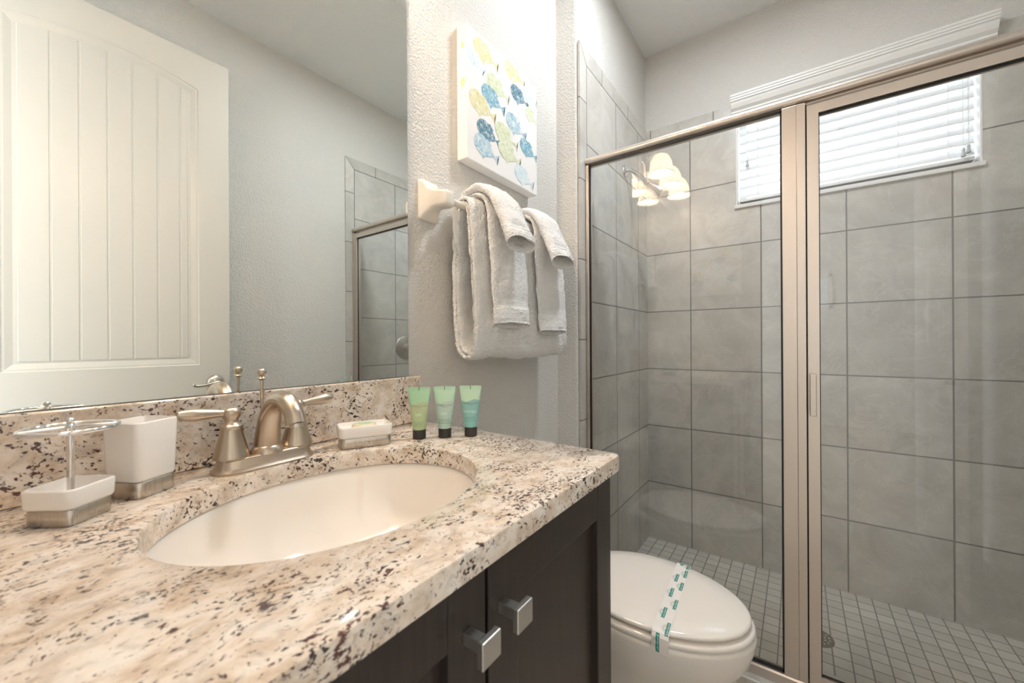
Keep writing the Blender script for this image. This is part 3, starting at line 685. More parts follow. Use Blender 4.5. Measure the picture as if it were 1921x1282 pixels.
def toiletry(name, label, loc, mat, lines, rz):
    r = thing(name, label, 'toiletry tube', loc, rz, 'toiletry tubes in a row at the end of the countertop')
    b = BM(); lathe(b, [(0.0128, 0.0003), (0.0138, 0.0012), (0.0141, 0.010), (0.0138, 0.0205), (0.012, 0.0212)], n=36); obj('cap', b, M['cap'], r, local=True, smooth=True, angle=40)
    b = BM(); rings = []; n = 40
    for i in range(25):
        z = 0.0206+(TH-0.0206)*i/24; w_, t_ = half(z); rings.append([(w_*math.cos(2*PI*j/n), t_*math.sin(2*PI*j/n), z) for j in range(n)])
    loft(b, rings); body = obj('tube', b, mat, r, local=True, smooth=True, angle=60)
    b = BM()
    for s, size, z, mi in lines:
        add_text(b, s, size, lambda x, y, z=z: (x, front(x, z+y)-0.00035, z+y), mi)
    obj('lettering', b, [M['blackink'], M['paleink']], body, local=True)
    b = BM(); box(b, -0.0007, 0.0007, -0.0016, -0.0009, TH-0.0075, TH-0.0002); obj('seam_mark', b, M['blackink'], body, local=True)
    return r
mtop = (0.42, 0.70, 0.50)
m1 = tube_mat('green_tube_plastic', (0.40, 0.68, 0.45), ((0.42, 0.56, 0.30), (0.47, 0.55, 0.34)), 0.076)
m2 = tube_mat('pale_tube_plastic', (0.47, 0.72, 0.55), ((0.40, 0.60, 0.50), (0.47, 0.60, 0.55)), 0.076)
m3 = tube_mat('teal_tube_plastic', (0.50, 0.72, 0.55), ((0.24, 0.55, 0.52), (0.27, 0.50, 0.48)), 0.078)
rzt = math.atan2(-0.811165, 0.58479)
base_lines = [('GILCHRIST & SOAMES', 0.0034, 0.0700, 0), ('OF LONDON', 0.0021, 0.0668, 0)]
toiletry('toiletry_tube', 'green toiletry tube standing on its dark cap, leftmost of three, nearest the backsplash', (0.5695, -0.1625, HC), m1, base_lines+[('spa', 0.0105, 0.0535, 1), ('extracts of green tea', 0.0026, 0.0370, 0), ('SHAMPOO', 0.0036, 0.0330, 0), ('SHAMPOOING', 0.0028, 0.0292, 0)], rzt)
toiletry('toiletry_tube', 'pale mint toiletry tube standing on its dark cap, the middle of three', (0.6100, -0.1980, HC), m2, base_lines+[('spa', 0.0105, 0.0535, 1), ('extracts of white tea', 0.0026, 0.0405, 0), ('CONDITIONER', 0.0034, 0.0370, 0), ('APRES-SHAMPOOING', 0.0032, 0.0325, 0)], rzt)
toiletry('toiletry_tube', 'teal toiletry tube standing on its dark cap, rightmost of three', (0.6520, -0.2356, HC), m3, [(s, q, z+0.002, i) for s, q, z, i in base_lines]+[('therapy', 0.0100, 0.0550, 1), ('sea mineral extracts', 0.0026, 0.0425, 0), ('BODY WASH', 0.0034, 0.0390, 0), ('GEL DE DOUCHE', 0.0032, 0.0345, 0)], rzt)

# ------------------------------------------------------------------ mirror
b = BM(); box(b, XL+0.002, 0.670, -0.007, -0.0012, ZBS+0.001, 2.15)
for f in b.faces: f.material_index = 0 if f.calc_center_median().y < -0.0065 else 1
tag(obj('vanity_mirror', b, [M['mirror'], M['mirror_edge']]), 'large frameless wall mirror above the granite backsplash', 'mirror')

# vanity light above the mirror
vl = thing('vanity_light', 'chrome three-globe vanity light above the mirror, seen reflected in the shower glass', 'wall lamp', (0.22, -0.0005, 2.36))
b = BM(); rings = []
for s_, y in ((1.0, -0.001), (1.0, -0.008), (0.9, -0.018), (0.6, -0.024)): rings.append([(0.40+0.075*s_*math.cos(2*PI*i/40), y, 2.285+0.115*s_*math.sin(2*PI*i/40)) for i in range(40)])
loft(b, rings); obj('wall_plate', b, M['chrome'], vl, smooth=True, angle=50)
b = BM(); tube(b, [(-0.05, -0.055, 2.375), (0.10, -0.06, 2.395), (0.22, -0.065, 2.375), (0.34, -0.06, 2.355), (0.49, -0.055, 2.385)], 0.008, 12); tube(b, [(0.40, -0.02, 2.33), (0.40, -0.045, 2.35), (0.40, -0.06, 2.362)], 0.010, 12); obj('arm', b, M['chrome'], vl, smooth=True)
for gx_ in (-0.016, 0.220, 0.455):
    b = BM(); lathe(b, [(0.006, 0.200), (0.010, 0.190), (0.016, 0.165), (0.024, 0.135), (0.027, 0.128), (0.02, 0.126)], (gx_, -0.12, 2.185), n=24); tube(b, [(gx_, -0.056, 2.375), (gx_, -0.09, 2.40), (gx_, -0.12, 2.38)], 0.007, 12)
    soc = obj('socket', b, M['chrome'], vl, smooth=True, angle=50)
    b = BM(); pr_ = [(0.080, 0.0), (0.0785, 0.006), (0.0715, 0.020), (0.0695, 0.028), (0.0685, 0.050), (0.064, 0.078), (0.054, 0.102), (0.040, 0.120), (0.024, 0.130)]
    pin = [(r_-0.0028, z-0.0015 if z > 0.01 else z) for r_, z in pr_[::-1]]
    rings = [[(gx_+r_*math.cos(2*PI*i/40), -0.12+r_*math.sin(2*PI*i/40), 2.185+z) for i in range(40)] for r_, z in pr_+pin]
    rings.append(rings[0]); loft(b, rings, False, False); bmesh.ops.remove_doubles(b, verts=b.verts[:], dist=1e-6); obj('glass_shade', b, M['shade'], soc, smooth=True)
    b = BM(); lathe(b, [(0.010, 0.126), (0.012, 0.105), (0.022, 0.085), (0.026, 0.070), (0.022, 0.054), (0.010, 0.046)], (gx_, -0.12, 2.185), n=20); obj('bulb', b, M['bulb'], soc, smooth=True)
    ld = bpy.data.lights.new('vanity_bulb_light', 'POINT'); ld.energy = 2.4; ld.color = (1.0, 0.80, 0.60); ld.shadow_soft_size = 0.03
    lo_ = bpy.data.objects.new('vanity_bulb_light', ld); C.objects.link(lo_); lo_.location = (gx_, -0.12, 2.185+0.025)
dn = thing('ceiling_fill_lamp', 'square fill lamp with a lens, added out of view above the toilet', 'ceiling lamp', (1.36, -0.62, ZC-0.02))  # housing and glowing lens of the added ceiling fill light, out of view
b = BM(); box(b, 1.36-0.13, 1.36+0.13, -0.77, -0.47, ZC-0.018, ZC-0.0005, 0.006); obj('fill_lamp_housing', b, M['trim'], dn)
t = NT('fill_lamp_lens'); t.set(Base_Color=(1, 1, 1), Emission_Color=(0.95, 0.97, 1.0)); t.b.inputs['Emission Strength'].default_value = 4
b = BM(); box(b, 1.36-0.10, 1.36+0.10, -0.72, -0.52, ZC-0.024, ZC-0.0182, 0.002); obj('lens', b, t.m, dn)

# ------------------------------------------------------------------ fish canvases
FC = {}
def fish_mat(k, c0, c1):
    t = plain('watercolour_'+k, c0, 0.7); n1 = t.noise(t.obj(), 70, 5, 0.7, 0.8); n2 = t.noise(t.obj(), 260, 3, 0.6)
    col = t.ramp(n1, [(0.32, c0), (0.52, c1), (0.68, (0.84, 0.86, 0.86))])
    t.set(Base_Color=t.mix(t.math('MULTIPLY', t.ramp(n2, [(0.54, (0, 0, 0)), (0.64, (1, 1, 1))]), 0.45), col, (0.82, 0.86, 0.85))); return t.m
FC['y'] = fish_mat('ochre', (0.62, 0.58, 0.22), (0.76, 0.72, 0.42)); FC['g'] = fish_mat('olive', (0.52, 0.60, 0.32), (0.72, 0.76, 0.55))
FC['b'] = fish_mat('blue', (0.10, 0.30, 0.42), (0.22, 0.46, 0.58)); FC['d'] = fish_mat('navy', (0.04, 0.14, 0.22), (0.10, 0.25, 0.34))
FC['s'] = fish_mat('slate', (0.16, 0.36, 0.50), (0.50, 0.66, 0.75)); FC['p'] = fish_mat('ice', (0.48, 0.64, 0.72), (0.70, 0.80, 0.84))
FISH = [('y',0.028,0.358,0.151,0.343),('p',0.003,0.324,0.079,0.287),('y',0.183,0.375,0.305,0.369),('g',0.090,0.286,0.210,0.266),('b',0.066,0.239,0.186,0.218),('y',0.009,0.193,0.136,0.171),('d',0.218,0.316,0.328,0.305),('p',0.285,0.343,0.383,0.340),('g',0.310,0.288,0.383,0.264),('s',0.191,0.210,0.311,0.186),('d',0.044,0.121,0.159,0.099),('g',0.133,0.149,0.258,0.131),('s',0.030,0.071,0.150,0.044),('g',0.148,0.099,0.276,0.079),('b',0.272,0.157,0.383,0.135),('p',0.240,0.052,0.359,0.027)]
KEYS = ['y', 'g', 'b', 'd', 's', 'p']
def fish_poly(L, hh, n=18):
    top, bot = [], []
    for i in range(n+1):
        u = i/n; w_ = (math.sin(PI*min(1, u**0.72)))**0.75
        top.append((u*L*0.80, hh*w_*(1.0+0.035*math.sin(u*40)*(0.25 < u < 0.8)))); bot.append((u*L*0.80, -hh*0.92*w_))
    body = top + bot[::-1][1:-1]
    tail = [(L*0.78, hh*0.10), (L*0.86, hh*0.14), (L, hh*0.62), (L*0.955, 0.0), (L*0.985, -hh*0.60), (L*0.86, -hh*0.12), (L*0.78, -hh*0.10)]
    fin = [(L*0.30, -hh*0.80), (L*0.44, -hh*1.22), (L*0.48, -hh*0.80)]; dfin = [(L*0.34, hh*0.86), (L*0.50, hh*1.12), (L*0.66, hh*0.80), (L*0.6, hh*0.6)]
    return [body, tail, fin, dfin]
def canvas(label, org, rz, W_, H_, D_, fishes):
    """org: lower left front corner on the wall; local x to the right, y out of the wall is -"""
    r = thing('fish_canvas', label, 'painting', org, rz)
    b = BM(); box(b, 0, W_, -D_, -0.0008, 0, H_, 0.002); obj('stretched_canvas', b, plain('canvas_white', (0.86, 0.85, 0.84), 0.75).m, r, local=True)
    b = BM()
    for li, (k, xa, za, xb2, zb2) in enumerate(fishes):
        L = math.hypot(xb2-xa, zb2-za); a = math.atan2(zb2-za, xb2-xa); hh = min(0.034, max(L, 0.10)*0.255); c_, s_ = math.cos(a), math.sin(a)
        for pi_, poly in enumerate(fish_poly(L, hh)):
            y = -D_-0.0002-0.00004*li-0.00001*pi_
            pts = [(min(W_-0.001, max(0.001, xa+x*c_-z*s_)), y, min(H_-0.001, max(0.001, za+x*s_+z*c_))) for x, z in poly]
            try: f = b.faces.new([b.verts.new(p) for p in pts]); f.material_index = KEYS.index(k)
            except ValueError: pass
    bmesh.ops.triangulate(b, faces=b.faces[:])
    o = obj('painted_fish', b, [FC[k] for k in KEYS], r, local=True)
    for z, s_ in ((0.225, 0.014), (0.335, 0.009)):
        b = BM(); b.faces.new([b.verts.new((-0.0003, -D_*0.62+s_*0.7*math.cos(2*PI*i/16), z+s_*math.sin(2*PI*i/16))) for i in range(16)])
        obj('painted_edge_spot', b, FC['y'], r, local=True)
    return r
canvas('square white canvas of blue and yellow fish hanging above the hung towels', (0.861, 0, 1.664), 0.0, 0.384, 0.398, 0.040, FISH)
F2 = [('g',0.02,0.33,0.14,0.34),('y',0.07,0.30,0.17,0.31),('p',0.18,0.34,0.30,0.35),('d',0.10,0.25,0.20,0.26),('g',0.00,0.23,0.08,0.24),('g',0.20,0.25,0.31,0.24),('b',0.22,0.21,0.34,0.20),('s',0.09,0.17,0.20,0.19),('y',0.24,0.15,0.37,0.17),('b',0.02,0.11,0.13,0.12),('g',0.14,0.11,0.26,0.12),('d',0.25,0.09,0.36,0.10),('y',0.11,0.05,0.22,0.06),('s',0.27,0.04,0.37,0.05),('p',0.05,0.02,0.15,0.03)]
canvas('square white fish canvas on the entry wall over the side splash', (XL, -0.5025, 1.457), PI/2, 0.386, 0.386, 0.036, F2)

# outlet and switch plate on the entry wall
ol = thing('wall_outlet', 'white double outlet on the entry wall above the side splash', 'outlet', (XL, -0.09, 1.142))
b = BM(); box(b, XL+0.0004, XL+0.006, -0.125, -0.055, 1.085, 1.199, 0.002); obj('cover_plate', b, M['trim'], ol)
for z in (1.122, 1.162):
    b = BM(); box(b, XL+0.006, XL+0.008, -0.107, -0.073, z-0.014, z+0.014, 0.001); so2 = obj('socket', b, M['ceramic'], ol)
    b = BM(); box(b, XL+0.008, XL+0.0083, -0.099, -0.0965, z-0.003, z+0.006); box(b, XL+0.008, XL+0.0083, -0.0835, -0.081, z-0.003, z+0.006); obj('slots', b, M['black'], so2)
sw = thing('light_switches', 'white triple rocker switch plate on the entry wall beside the doorway', 'light switch', (XL, -0.50, 1.196))
b = BM(); box(b, XL+0.0004, XL+0.006, -0.545, -0.383, 1.139, 1.253, 0.002); obj('cover_plate', b, M['trim'], sw)
for y in (-0.51, -0.464, -0.418):
    b = BM(); box(b, XL+0.006, XL+0.009, y-0.0165, y+0.0165, 1.163, 1.229, 0.001); obj('rocker', b, M['ceramic'], sw)

# ------------------------------------------------------------------ towel bar and towels
BX0, BX1, BY, BZ = 0.743, 1.352, -0.072, 1.500
tbm = thing('towel_bar', 'ivory ceramic towel bar with flared posts under the fish canvas', 'towel bar', (1.05, 0, 1.45))
def postm(cx):
    b = BM(); r = [ring for ring in ()]
    def rr(hx, hz, rad, y, cz): return [(cx+x, y, cz+z) for x, z in rrect(hx, hz, rad, 5)]
    loft(b, [rr(0.034, 0.054, 0.006, -0.0006, 1.507), rr(0.034, 0.054, 0.008, -0.006, 1.507), rr(0.0325, 0.052, 0.009, -0.011, 1.507), rr(0.027, 0.044, 0.009, -0.016, 1.508), rr(0.0225, 0.034, 0.009, -0.024, 1.508), rr(0.020, 0.027, 0.009, -0.036, 1.507), rr(0.0185, 0.0235, 0.009, -0.052, 1.504), rr(0.0185, 0.0225, 0.009, -0.068, 1.501), rr(0.0180, 0.0215, 0.009, -0.082, 1.500), rr(0.0155, 0.019, 0.009, -0.0865, 1.500), rr(0.010, 0.0125, 0.007, -0.088, 1.500)])
    return b
for cx in (BX0, BX1): obj('post', postm(cx), M['postcer'], tbm, smooth=True, angle=60)
b = BM(); tube(b, [(BX0+0.01, BY, BZ), (BX1-0.01, BY, BZ)], 0.0095, 20, smoothpath=False); obj('bar', b, M['postcer'], tbm, smooth=True, angle=40)

def jit(p, amp, sc=22.0):
    v = Vector(p)*sc; return Vector(p)+Vector((mnoise.noise(v), mnoise.noise(v+Vector((9.1, 3, 7))), mnoise.noise(v+Vector((1.7, 8, 2)))))*amp
def offset_loop(pts, d):
    n = len(pts); out = []
    for i in range(n):
        p0, p1 = Vector(pts[i-1]), Vector(pts[(i+1) % n]); tn = (p1-p0).normalized(); nrm = Vector((tn.y, -tn.x)); out.append(tuple(Vector(pts[i])+nrm*d))
    return out
def smooth_loop(pts, k=6):
    n = len(pts); q = [pts[-1]]+list(pts)+[pts[0], pts[1]]; out = []
    P = [Vector((p[0], p[1], 0)) for p in q]
    for i in range(1, len(P)-2):
        for j in range(k):
            t_ = j/k; a, b_, c, d = P[i-1], P[i], P[i+1], P[i+2]
            v = 0.5*((2*b_)+(c-a)*t_+(2*a-5*b_+4*c-d)*t_*t_+(3*b_-a-3*c+d)*t_**3); out.append((v.x, v.y))
    return out
tex_t = bpy.data.textures.new('terry_loops', 'CLOUDS'); tex_t.noise_scale = 0.0065; tex_t.noise_depth = 2
tex_u = bpy.data.textures.new('terry_lumps', 'CLOUDS'); tex_u.noise_scale = 0.045; tex_u.noise_depth = 1
def fluffy(o, lv=2, a=0.0062, c=0.006):
    md = o.modifiers.new('smooth', 'SUBSURF'); md.levels = lv; md.render_levels = lv
    for tx, st in ((tex_u, c), (tex_t, a)):
        d = o.modifiers.new('nap', 'DISPLACE'); d.texture = tx; d.strength = st; d.mid_level = 0.5; d.texture_coords = 'LOCAL'
    return o
# bath towel: nested folded layers slung over the bar
LOOP = [(-0.072, 1.5275), (-0.094, 1.521), (-0.107, 1.495), (-0.113, 1.42), (-0.118, 1.32), (-0.122, 1.22), (-0.126, 1.14), (-0.120, 1.095), (-0.098, 1.074), (-0.070, 1.079), (-0.047, 1.11), (-0.036, 1.18), (-0.033, 1.27), (-0.033, 1.37), (-0.037, 1.45), (-0.050, 1.512)]
bt = thing('bath_towel', 'thick folded white bath towel slung over the towel bar', 'towel', (1.055, -0.075, 1.07))
base = smooth_loop(LOOP, 6)
area_s = sum(base[i-1][0]*base[i][1]-base[i][0]*base[i-1][1] for i in range(len(base)))
sg = 1.0 if area_s > 0 else -1.0
TX0, TX1 = 0.800, 1.312
def sheet_loop(b, d0, d1, x0, x1, seed, nx=44):
    lo_, li_ = offset_loop(base, -sg*d0), offset_loop(base, -sg*d1)
    n = len(base); th = abs(d1-d0)
    def ringat(x, f, shrink):
        out = []
        mid = [((a[0]+c[0])/2, (a[1]+c[1])/2) for a, c in zip(lo_, li_)]
        for i in range(n):
            src = lo_[i] if f == 0 else li_[i]; y = mid[i][0]+(src[0]-mid[i][0])*shrink; z = mid[i][1]+(src[1]-mid[i][1])*shrink
            fold = 0.0022*math.sin(x*26+z*9+seed)+0.0016*math.sin(x*61-z*13)
            sag = 0.004*math.sin((x-TX0)*13+0.6) if z < 1.16 else 0
            out.append(jit((x, y-fold*(1.0 if y < -0.08 else 0.2), z+sag), 0.0035))
        return out
    xs = [x0+(x1-x0)*i/nx for i in range(nx+1)]
    outer = []; inner = []
    for i, x in enumerate(xs):
        e = min(i, nx-i); sh = (0.55, 0.92)[e] if e < 2 else 1.0
        outer.append(ringat(x, 0, sh)); inner.append(ringat(x, 1, sh))
    rings = outer + inner[::-1]; rings.append(rings[0]); loft(b, rings, False, False)
b = BM(); sheet_loop(b, 0.0, 0.0125, TX0, TX1, 0.0); bmesh.ops.remove_doubles(b, verts=b.verts[:], dist=1e-6); fluffy(obj('outer_fold', b, M['terry'], bt, smooth=True))
b = BM(); sheet_loop(b, 0.0130, 0.0215, TX0+0.004, TX1-0.006, 1.3); bmesh.ops.remove_doubles(b, verts=b.verts[:], dist=1e-6); fluffy(obj('inner_fold', b, M['terry'], bt, smooth=True), 1)

def lens_cloth(par, name, path, xa, xc, hw, t0, t1, bands=(), amp=0.003, flare=0.0, wall=0.0032, xshift=0.0, n=40, endcut=0.0):
    """flattened hollow roll of cloth laid along a (y,z) path; open hem at the end"""
    q = catmull([(y, z, 0) for y, z in path], 10); L = [0.0]
    for a, c in zip(q, q[1:]): L.append(L[-1]+(c-a).length)
    tot = L[-1]; mids = (xa+xc)/2; outer, inner = [], []
    for i, p in enumerate(q):
        tn = (q[min(i+1, len(q)-1)]-q[max(i-1, 0)]).normalized(); nr = Vector((-tn.y, tn.x, 0))
        nout = -1.0 if nr.x > 0 else 1.0
        s = L[i]/tot; t_ = t0+(t1-t0)*s; w_ = hw*(1+flare*s)
        for d, wd, depth in bands:
            if abs((tot-L[i])-d) < wd: t_ -= depth; w_ -= depth*0.5
        for lst, shr in ((outer, 0.0), (inner, wall)):
            ring = []
            for j in range(n):
                a = 2*PI*j/n; ca, sa = math.cos(a), math.sin(a)
                px = (w_-shr)*math.copysign(abs(ca)**0.75, ca); pt = (t_-shr)*math.copysign(abs(sa)**0.9, sa)
                cut = endcut*max(0.0, 1-(tot-L[i])/0.06)*(0.5+0.5*sa*nout)
                v = (mids+xshift*s+px, p.x+nr.x*pt-tn.x*cut, p.y+nr.y*pt-tn.y*cut); ring.append(jit(v, amp if shr == 0 else amp*0.9, 30))
            lst.append(ring)
    b = BM(); rings = outer+inner[::-1]; loft(b, rings, True, True)
    # close the top start between outer and inner is done by the caps
    return fluffy(obj(name, b, M['terry'], par, smooth=True), 2, 0.0036, 0.006), q
ht_path = [(-0.019, 1.40), (-0.021, 1.47), (-0.040, 1.527), (-0.072, 1.5445), (-0.106, 1.533), (-0.124, 1.495), (-0.131, 1.42), (-0.138, 1.32), (-0.144, 1.22), (-0.149, 1.165)]
for nm, xa, xc, lab, dz in (('hand_towel', 0.848, 1.022, 'long folded white hand towel over the bath towel, nearer the mirror', 0.0), ('hand_towel', 1.083, 1.262, 'long folded white hand towel over the bath towel, nearer the shower', -0.017)):
    h_ = thing(nm, lab, 'towel', ((xa+xc)/2, -0.14, 1.15), 0, 'hand towels on the bath towel')
    pth = [(y, z+(dz if z < 1.3 else 0)) for y, z in ht_path]
    lens_cloth(h_, 'folded_cloth', pth, xa, xc, (xc-xa)/2, 0.0075, 0.0145, endcut=0.012, bands=((0.008, 0.004, 0.0012), (0.062, 0.006, 0.0028), (0.084, 0.006, 0.0028), (0.073, 0.006, 0.0018)))
wc_path = [(-0.018, 1.43), (-0.022, 1.49), (-0.040, 1.545), (-0.074, 1.562), (-0.112, 1.555), (-0.142, 1.526), (-0.166, 1.478), (-0.190, 1.424), (-0.207, 1.380)]
for nm, xa, xc, lab, dz in (('washcloth', 0.838, 0.972, 'short rolled white washcloth over the hand towel, nearer the mirror', 0.0), ('washcloth', 1.075, 1.215, 'short rolled white washcloth over the hand towel, nearer the shower', -0.012)):
    h_ = thing(nm, lab, 'washcloth', ((xa+xc)/2, -0.18, 1.375), 0, 'washcloths on the hand towels')
    pth = [(y, z+(dz if z < 1.5 else dz*0.5)) for y, z in wc_path]
    oc, q = lens_cloth(h_, 'rolled_cloth', pth, xa, xc, (xc-xa)/2, 0.0095, 0.0200, endcut=0.026, bands=((0.007, 0.0035, 0.001), (0.045, 0.005, 0.0022), (0.060, 0.005, 0.0022)))
    if xa < 0.9:
        b = BM(); mx_ = (xa+xc)/2
        add_text(b, 'ELEGANCE', 0.0085, lambda x, y: (mx_+x, -0.1935, 1.3925+y)); obj('hem_lettering', b, M['greyink'], h_)
# back hem of the bath towel, hanging behind the bar past its left end
b = BM(); rr = []
for i in range(9):
    f = i/8; z = 1.518-0.125*f; ws = 0.012*f
    rr.append([(x, y, z) for x, y in ((0.786+ws+0.003*math.sin(i*2.1), -0.050), (0.80+ws*0.7, -0.054), (0.835, -0.052), (0.835, -0.040), (0.80+ws*0.7, -0.041), (0.787+ws+0.003*math.sin(i*2.1), -0.044))])
loft(b, rr); fluffy(obj('back_hem', b, M['hem'], bt, smooth=True), 2, 0.001, 0.003)
# ------------------------------------------------------------------ toilet
TXC = 1.187
to = thing('toilet', 'white toilet with closed lid between the vanity cabinet and the shower', 'toilet', (TXC, -0.38, 0))
def oval(a, bf, bb, yc, z, n=56, ycut=None, cx=TXC):
    out = []
    for i in range(n):
        th = 2*PI*i/n; x = a*math.sin(th); c = math.cos(th); y = yc-(bf if c > 0 else bb)*c
        if ycut is not None: y = min(y, ycut)
        out.append((cx+x, y, z))
    return out
b = BM()
loft(b, [oval(0.118, 0.225, 0.30, -0.385, 0.0), oval(0.120, 0.228, 0.30, -0.385, 0.012), oval(0.112, 0.215, 0.29, -0.385, 0.05), oval(0.106, 0.210, 0.27, -0.39, 0.11), oval(0.116, 0.225, 0.26, -0.40, 0.17), oval(0.143, 0.262, 0.25, -0.42, 0.23), oval(0.168, 0.282, 0.255, -0.435, 0.285), oval(0.180, 0.284, 0.265, -0.445, 0.325), oval(0.184, 0.283, 0.27, -0.450, 0.348), oval(0.183, 0.282, 0.27, -0.450, 0.356), oval(0.176, 0.275, 0.265, -0.450, 0.360)])
obj('bowl', b, M['porc'], to, smooth=True, angle=60)
b = BM(); loft(b, [oval(0.178, 0.272, 0.20, -0.452, 0.3608), oval(0.183, 0.278, 0.205, -0.452, 0.364), oval(0.184, 0.279, 0.205, -0.452, 0.370), oval(0.181, 0.276, 0.203, -0.452, 0.376), oval(0.172, 0.268, 0.20, -0.452, 0.379)]); obj('seat', b, M['porc'], to, smooth=True, angle=60)
b = BM(); loft(b, [oval(0.172, 0.260, 0.225, -0.455, 0.3850, ycut=-0.255), oval(0.1775, 0.2655, 0.226, -0.455, 0.3880, ycut=-0.253), oval(0.1785, 0.2665, 0.226, -0.455, 0.3920, ycut=-0.253), oval(0.1765, 0.2645, 0.226, -0.455, 0.3960, ycut=-0.254), oval(0.170, 0.258, 0.222, -0.455, 0.3995, ycut=-0.256), oval(0.13, 0.20, 0.18, -0.455, 0.4022, ycut=-0.26), oval(0.05, 0.08, 0.08, -0.455, 0.4032, ycut=-0.26)])
obj('lid', b, M['porc'], to, smooth=True, angle=60)
b = BM(); box(b, TXC-0.09, TXC+0.09, -0.262, -0.236, 0.362, 0.398, 0.006); obj('hinge', b, M['porc'], to)
b = BM(); loft(b, [[(TXC+x, -0.115+y, z) for x, y in rrect(hx, hy, 0.03, 5)] for hx, hy, z in ((0.17, 0.075, 0.36), (0.18, 0.083, 0.372), (0.205, 0.092, 0.56), (0.21, 0.094, 0.63))]); box(b, TXC-0.13, TXC+0.13, -0.30, -0.03, 0.28, 0.362, 0.02, 3); obj('tank', b, M['porc'], to, smooth=True, angle=50)
b = BM(); loft(b, [[(TXC+x, -0.115+y, z) for x, y in rrect(hx, hy, 0.032, 5)] for hx, hy, z in ((0.214, 0.099, 0.6305), (0.217, 0.102, 0.635), (0.217, 0.102, 0.656), (0.211, 0.096, 0.664))]); obj('tank_lid', b, M['porc'], to, smooth=True, angle=50)
b = BM(); lathe(b, [(0.016, -0.206), (0.016, -0.222), (0.008, -0.226)], (TXC-0.15, 0, 0.595), 'y', 16); tube(b, [(TXC-0.15, -0.220, 0.595), (TXC-0.09, -0.228, 0.590)], 0.006, 10); obj('flush_lever', b, M['chrome'], to, smooth=True, angle=40)

# paper band around lid and seat
pb = thing('paper_band', 'white paper band printed with teal badges wrapped across the toilet lid', 'paper band', (TXC, -0.534, 0.40))
def band_pt(u, v):
    """u along the band (metres from the left hanging end), v across (towards the tank +)"""
    prof_ = [(-0.1860, 0.352), (-0.1862, 0.372), (-0.1845, 0.389), (-0.1775, 0.3985), (-0.165, 0.4018), (-0.13, 0.4034), (0.0, 0.4046), (0.13, 0.4034), (0.165, 0.4018), (0.1765, 0.3985), (0.1835, 0.389), (0.1855, 0.372), (0.1860, 0.352)]
    L = 0.0
    for a, c in zip(prof_, prof_[1:]):
        d = math.hypot(c[0]-a[0], c[1]-a[1])
        if u <= L+d or c is prof_[-1]:
            f = (u-L)/d; x = a[0]+(c[0]-a[0])*f; z = a[1]+(c[1]-a[1])*f
            nx_, nz_ = -(c[1]-a[1])/d, (c[0]-a[0])/d
            return Vector((TXC+x, -0.541+0.115*(x+0.18)*0.5+v, z)), Vector((nx_, 0, nz_))
        L += d
BU = 0.432; HWB = 0.0205
b = BM(); rt, rb2 = [], []
for i in range(81):
    u = BU*i/80; a0, n0 = band_pt(u, -HWB); a1, n1 = band_pt(u, HWB)
    rt.append((a0+n0*0.0004, a1+n1*0.0004, a1+n1*0.0001, a0+n0*0.0001))
loft(b, rt); bo = obj('paper_strip', b, M['paper'], pb)
b = BM()
def onband(u, v, h): p, n_ = band_pt(max(0.001, min(BU-0.001, u)), v); return p+n_*(0.0004+h)
cnt = 0
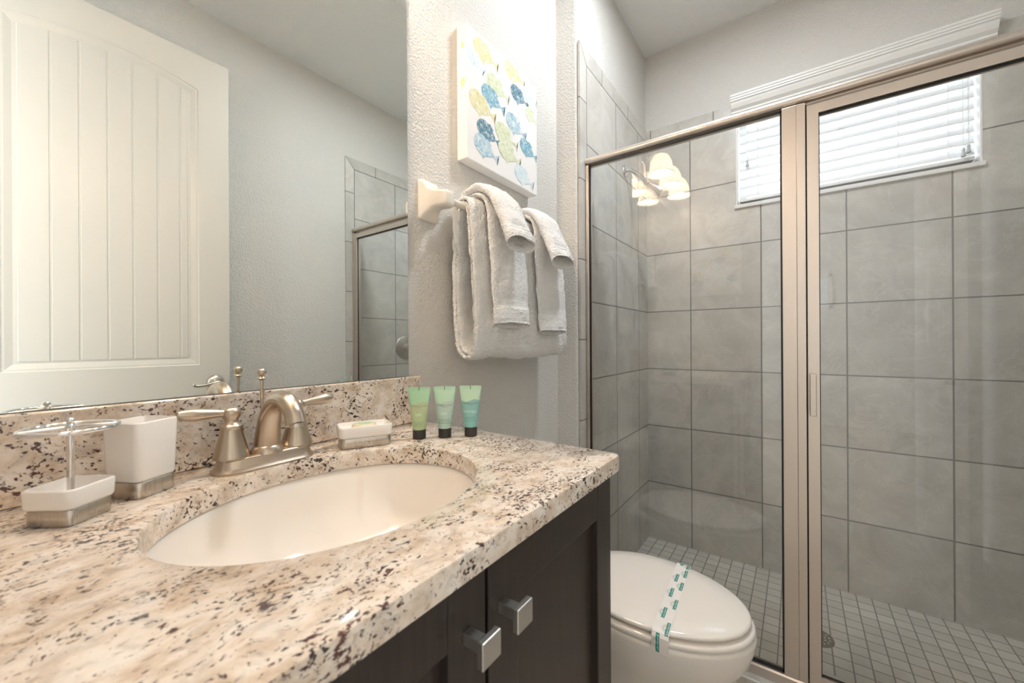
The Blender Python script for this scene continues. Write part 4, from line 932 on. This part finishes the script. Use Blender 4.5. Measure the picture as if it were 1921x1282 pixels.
for v0, us in ((0.0098, (0.025, 0.123, 0.220, 0.303, 0.405)), (-0.0098, (0.068, 0.171, 0.264, 0.338, 0.390))):
    for cu in us:
        bl_, bw_ = 0.044, 0.0088   # teal bar along the band, arch of rays on its tank side
        for k in range(14):
            ua, ub = cu-bl_/2+bl_*k/14, cu-bl_/2+bl_*(k+1)/14
            f = b.faces.new([b.verts.new(onband(uu, vv, 0.00018)) for uu, vv in ((ua, v0-0.0085), (ub, v0-0.0085), (ub, v0-0.0085+bw_), (ua, v0-0.0085+bw_))]); f.material_index = 0
        add_text(b, 'Lav-Guard', 0.0088, lambda x, y: onband(cu+x, v0-0.0043+y, 0.0004), 1)
        for r0_, r1_, mi, nr in ((0.0040, 0.0062, 0, 11), (0.0070, 0.0080, 2, 10), (0.0088, 0.0096, 3, 9)):
            for k in range(nr):
                a0 = PI*k/nr+0.05; a1 = PI*(k+1)/nr-(0.13 if mi == 0 else 0.05)
                q = [(r0_, a0), (r1_, a0), (r1_, a1), (r0_, a1)]
                if max(v0+0.0008+rr_*math.sin(aa) for rr_, aa in q) > HWB-0.0003: continue
                f = b.faces.new([b.verts.new(onband(cu+1.5*rr_*math.cos(aa), v0+0.0008+rr_*math.sin(aa), 0.00015)) for rr_, aa in q]); f.material_index = mi
obj('badges', b, [M['teal'], M['paper'], M['mint'], M['coral']], bo)

# ------------------------------------------------------------------ bedroom beyond the door (seen only in reflections)
b = BM(); box(b, -3.7, -3.6, -3.1, 0.9, 0, 1.58); box(b, -3.7, -3.6, -3.1, 0.9, 1.95, 2.9); box(b, -3.7, -3.6, -3.1, -1.16, 1.58, 1.95); box(b, -3.7, -3.6, -0.80, 0.9, 1.58, 1.95)
struct('wall_bedroom_far', b, M['wall'])
b = BM(); box(b, -3.7, XL-0.1, -3.2, -3.1, 0, 2.9); struct('wall_bedroom_right', b, M['wall'])
b = BM(); box(b, -3.7, XL-0.1, 0.9, 1.0, 0, 2.9); struct('wall_bedroom_left', b, M['wall'])
b = BM(); box(b, XL-0.101, XL-0.1, -3.1, -1.71, 0, 2.9); box(b, XL-0.101, XL-0.1, 0.11, 0.9, 0, 2.9); struct('wall_bedroom_near', b, M['wall'])
b = BM(); box(b, -3.7, XL-0.1, -3.2, 1.0, 2.9, 3.0); struct('ceiling_bedroom', b, M['ceil'])
b = BM(); box(b, -3.7, XL-0.1, -3.2, 1.0, -0.08, 0.0); struct('floor_bedroom', b, plain('bedroom_carpet', (0.45, 0.40, 0.34), 0.9).m)
w2 = thing('window_2', None, None, (-3.6, -0.81, 1.58)); w2['kind'] = 'structure'
b = BM()
for i in range(11): box(b, -3.64, -3.605, -1.155, -0.805, 1.592+0.033*i, 1.606+0.033*i)
obj('blind_slats', b, M['slat'], w2)
b = BM(); box(b, -3.61, -3.58, -1.20, -1.16, 1.54, 1.99); box(b, -3.61, -3.58, -0.80, -0.76, 1.54, 1.99); box(b, -3.61, -3.58, -1.2, -0.76, 1.54, 1.58); box(b, -3.61, -3.58, -1.2, -0.76, 1.95, 1.99); obj('window_frame', b, M['trim'], w2)
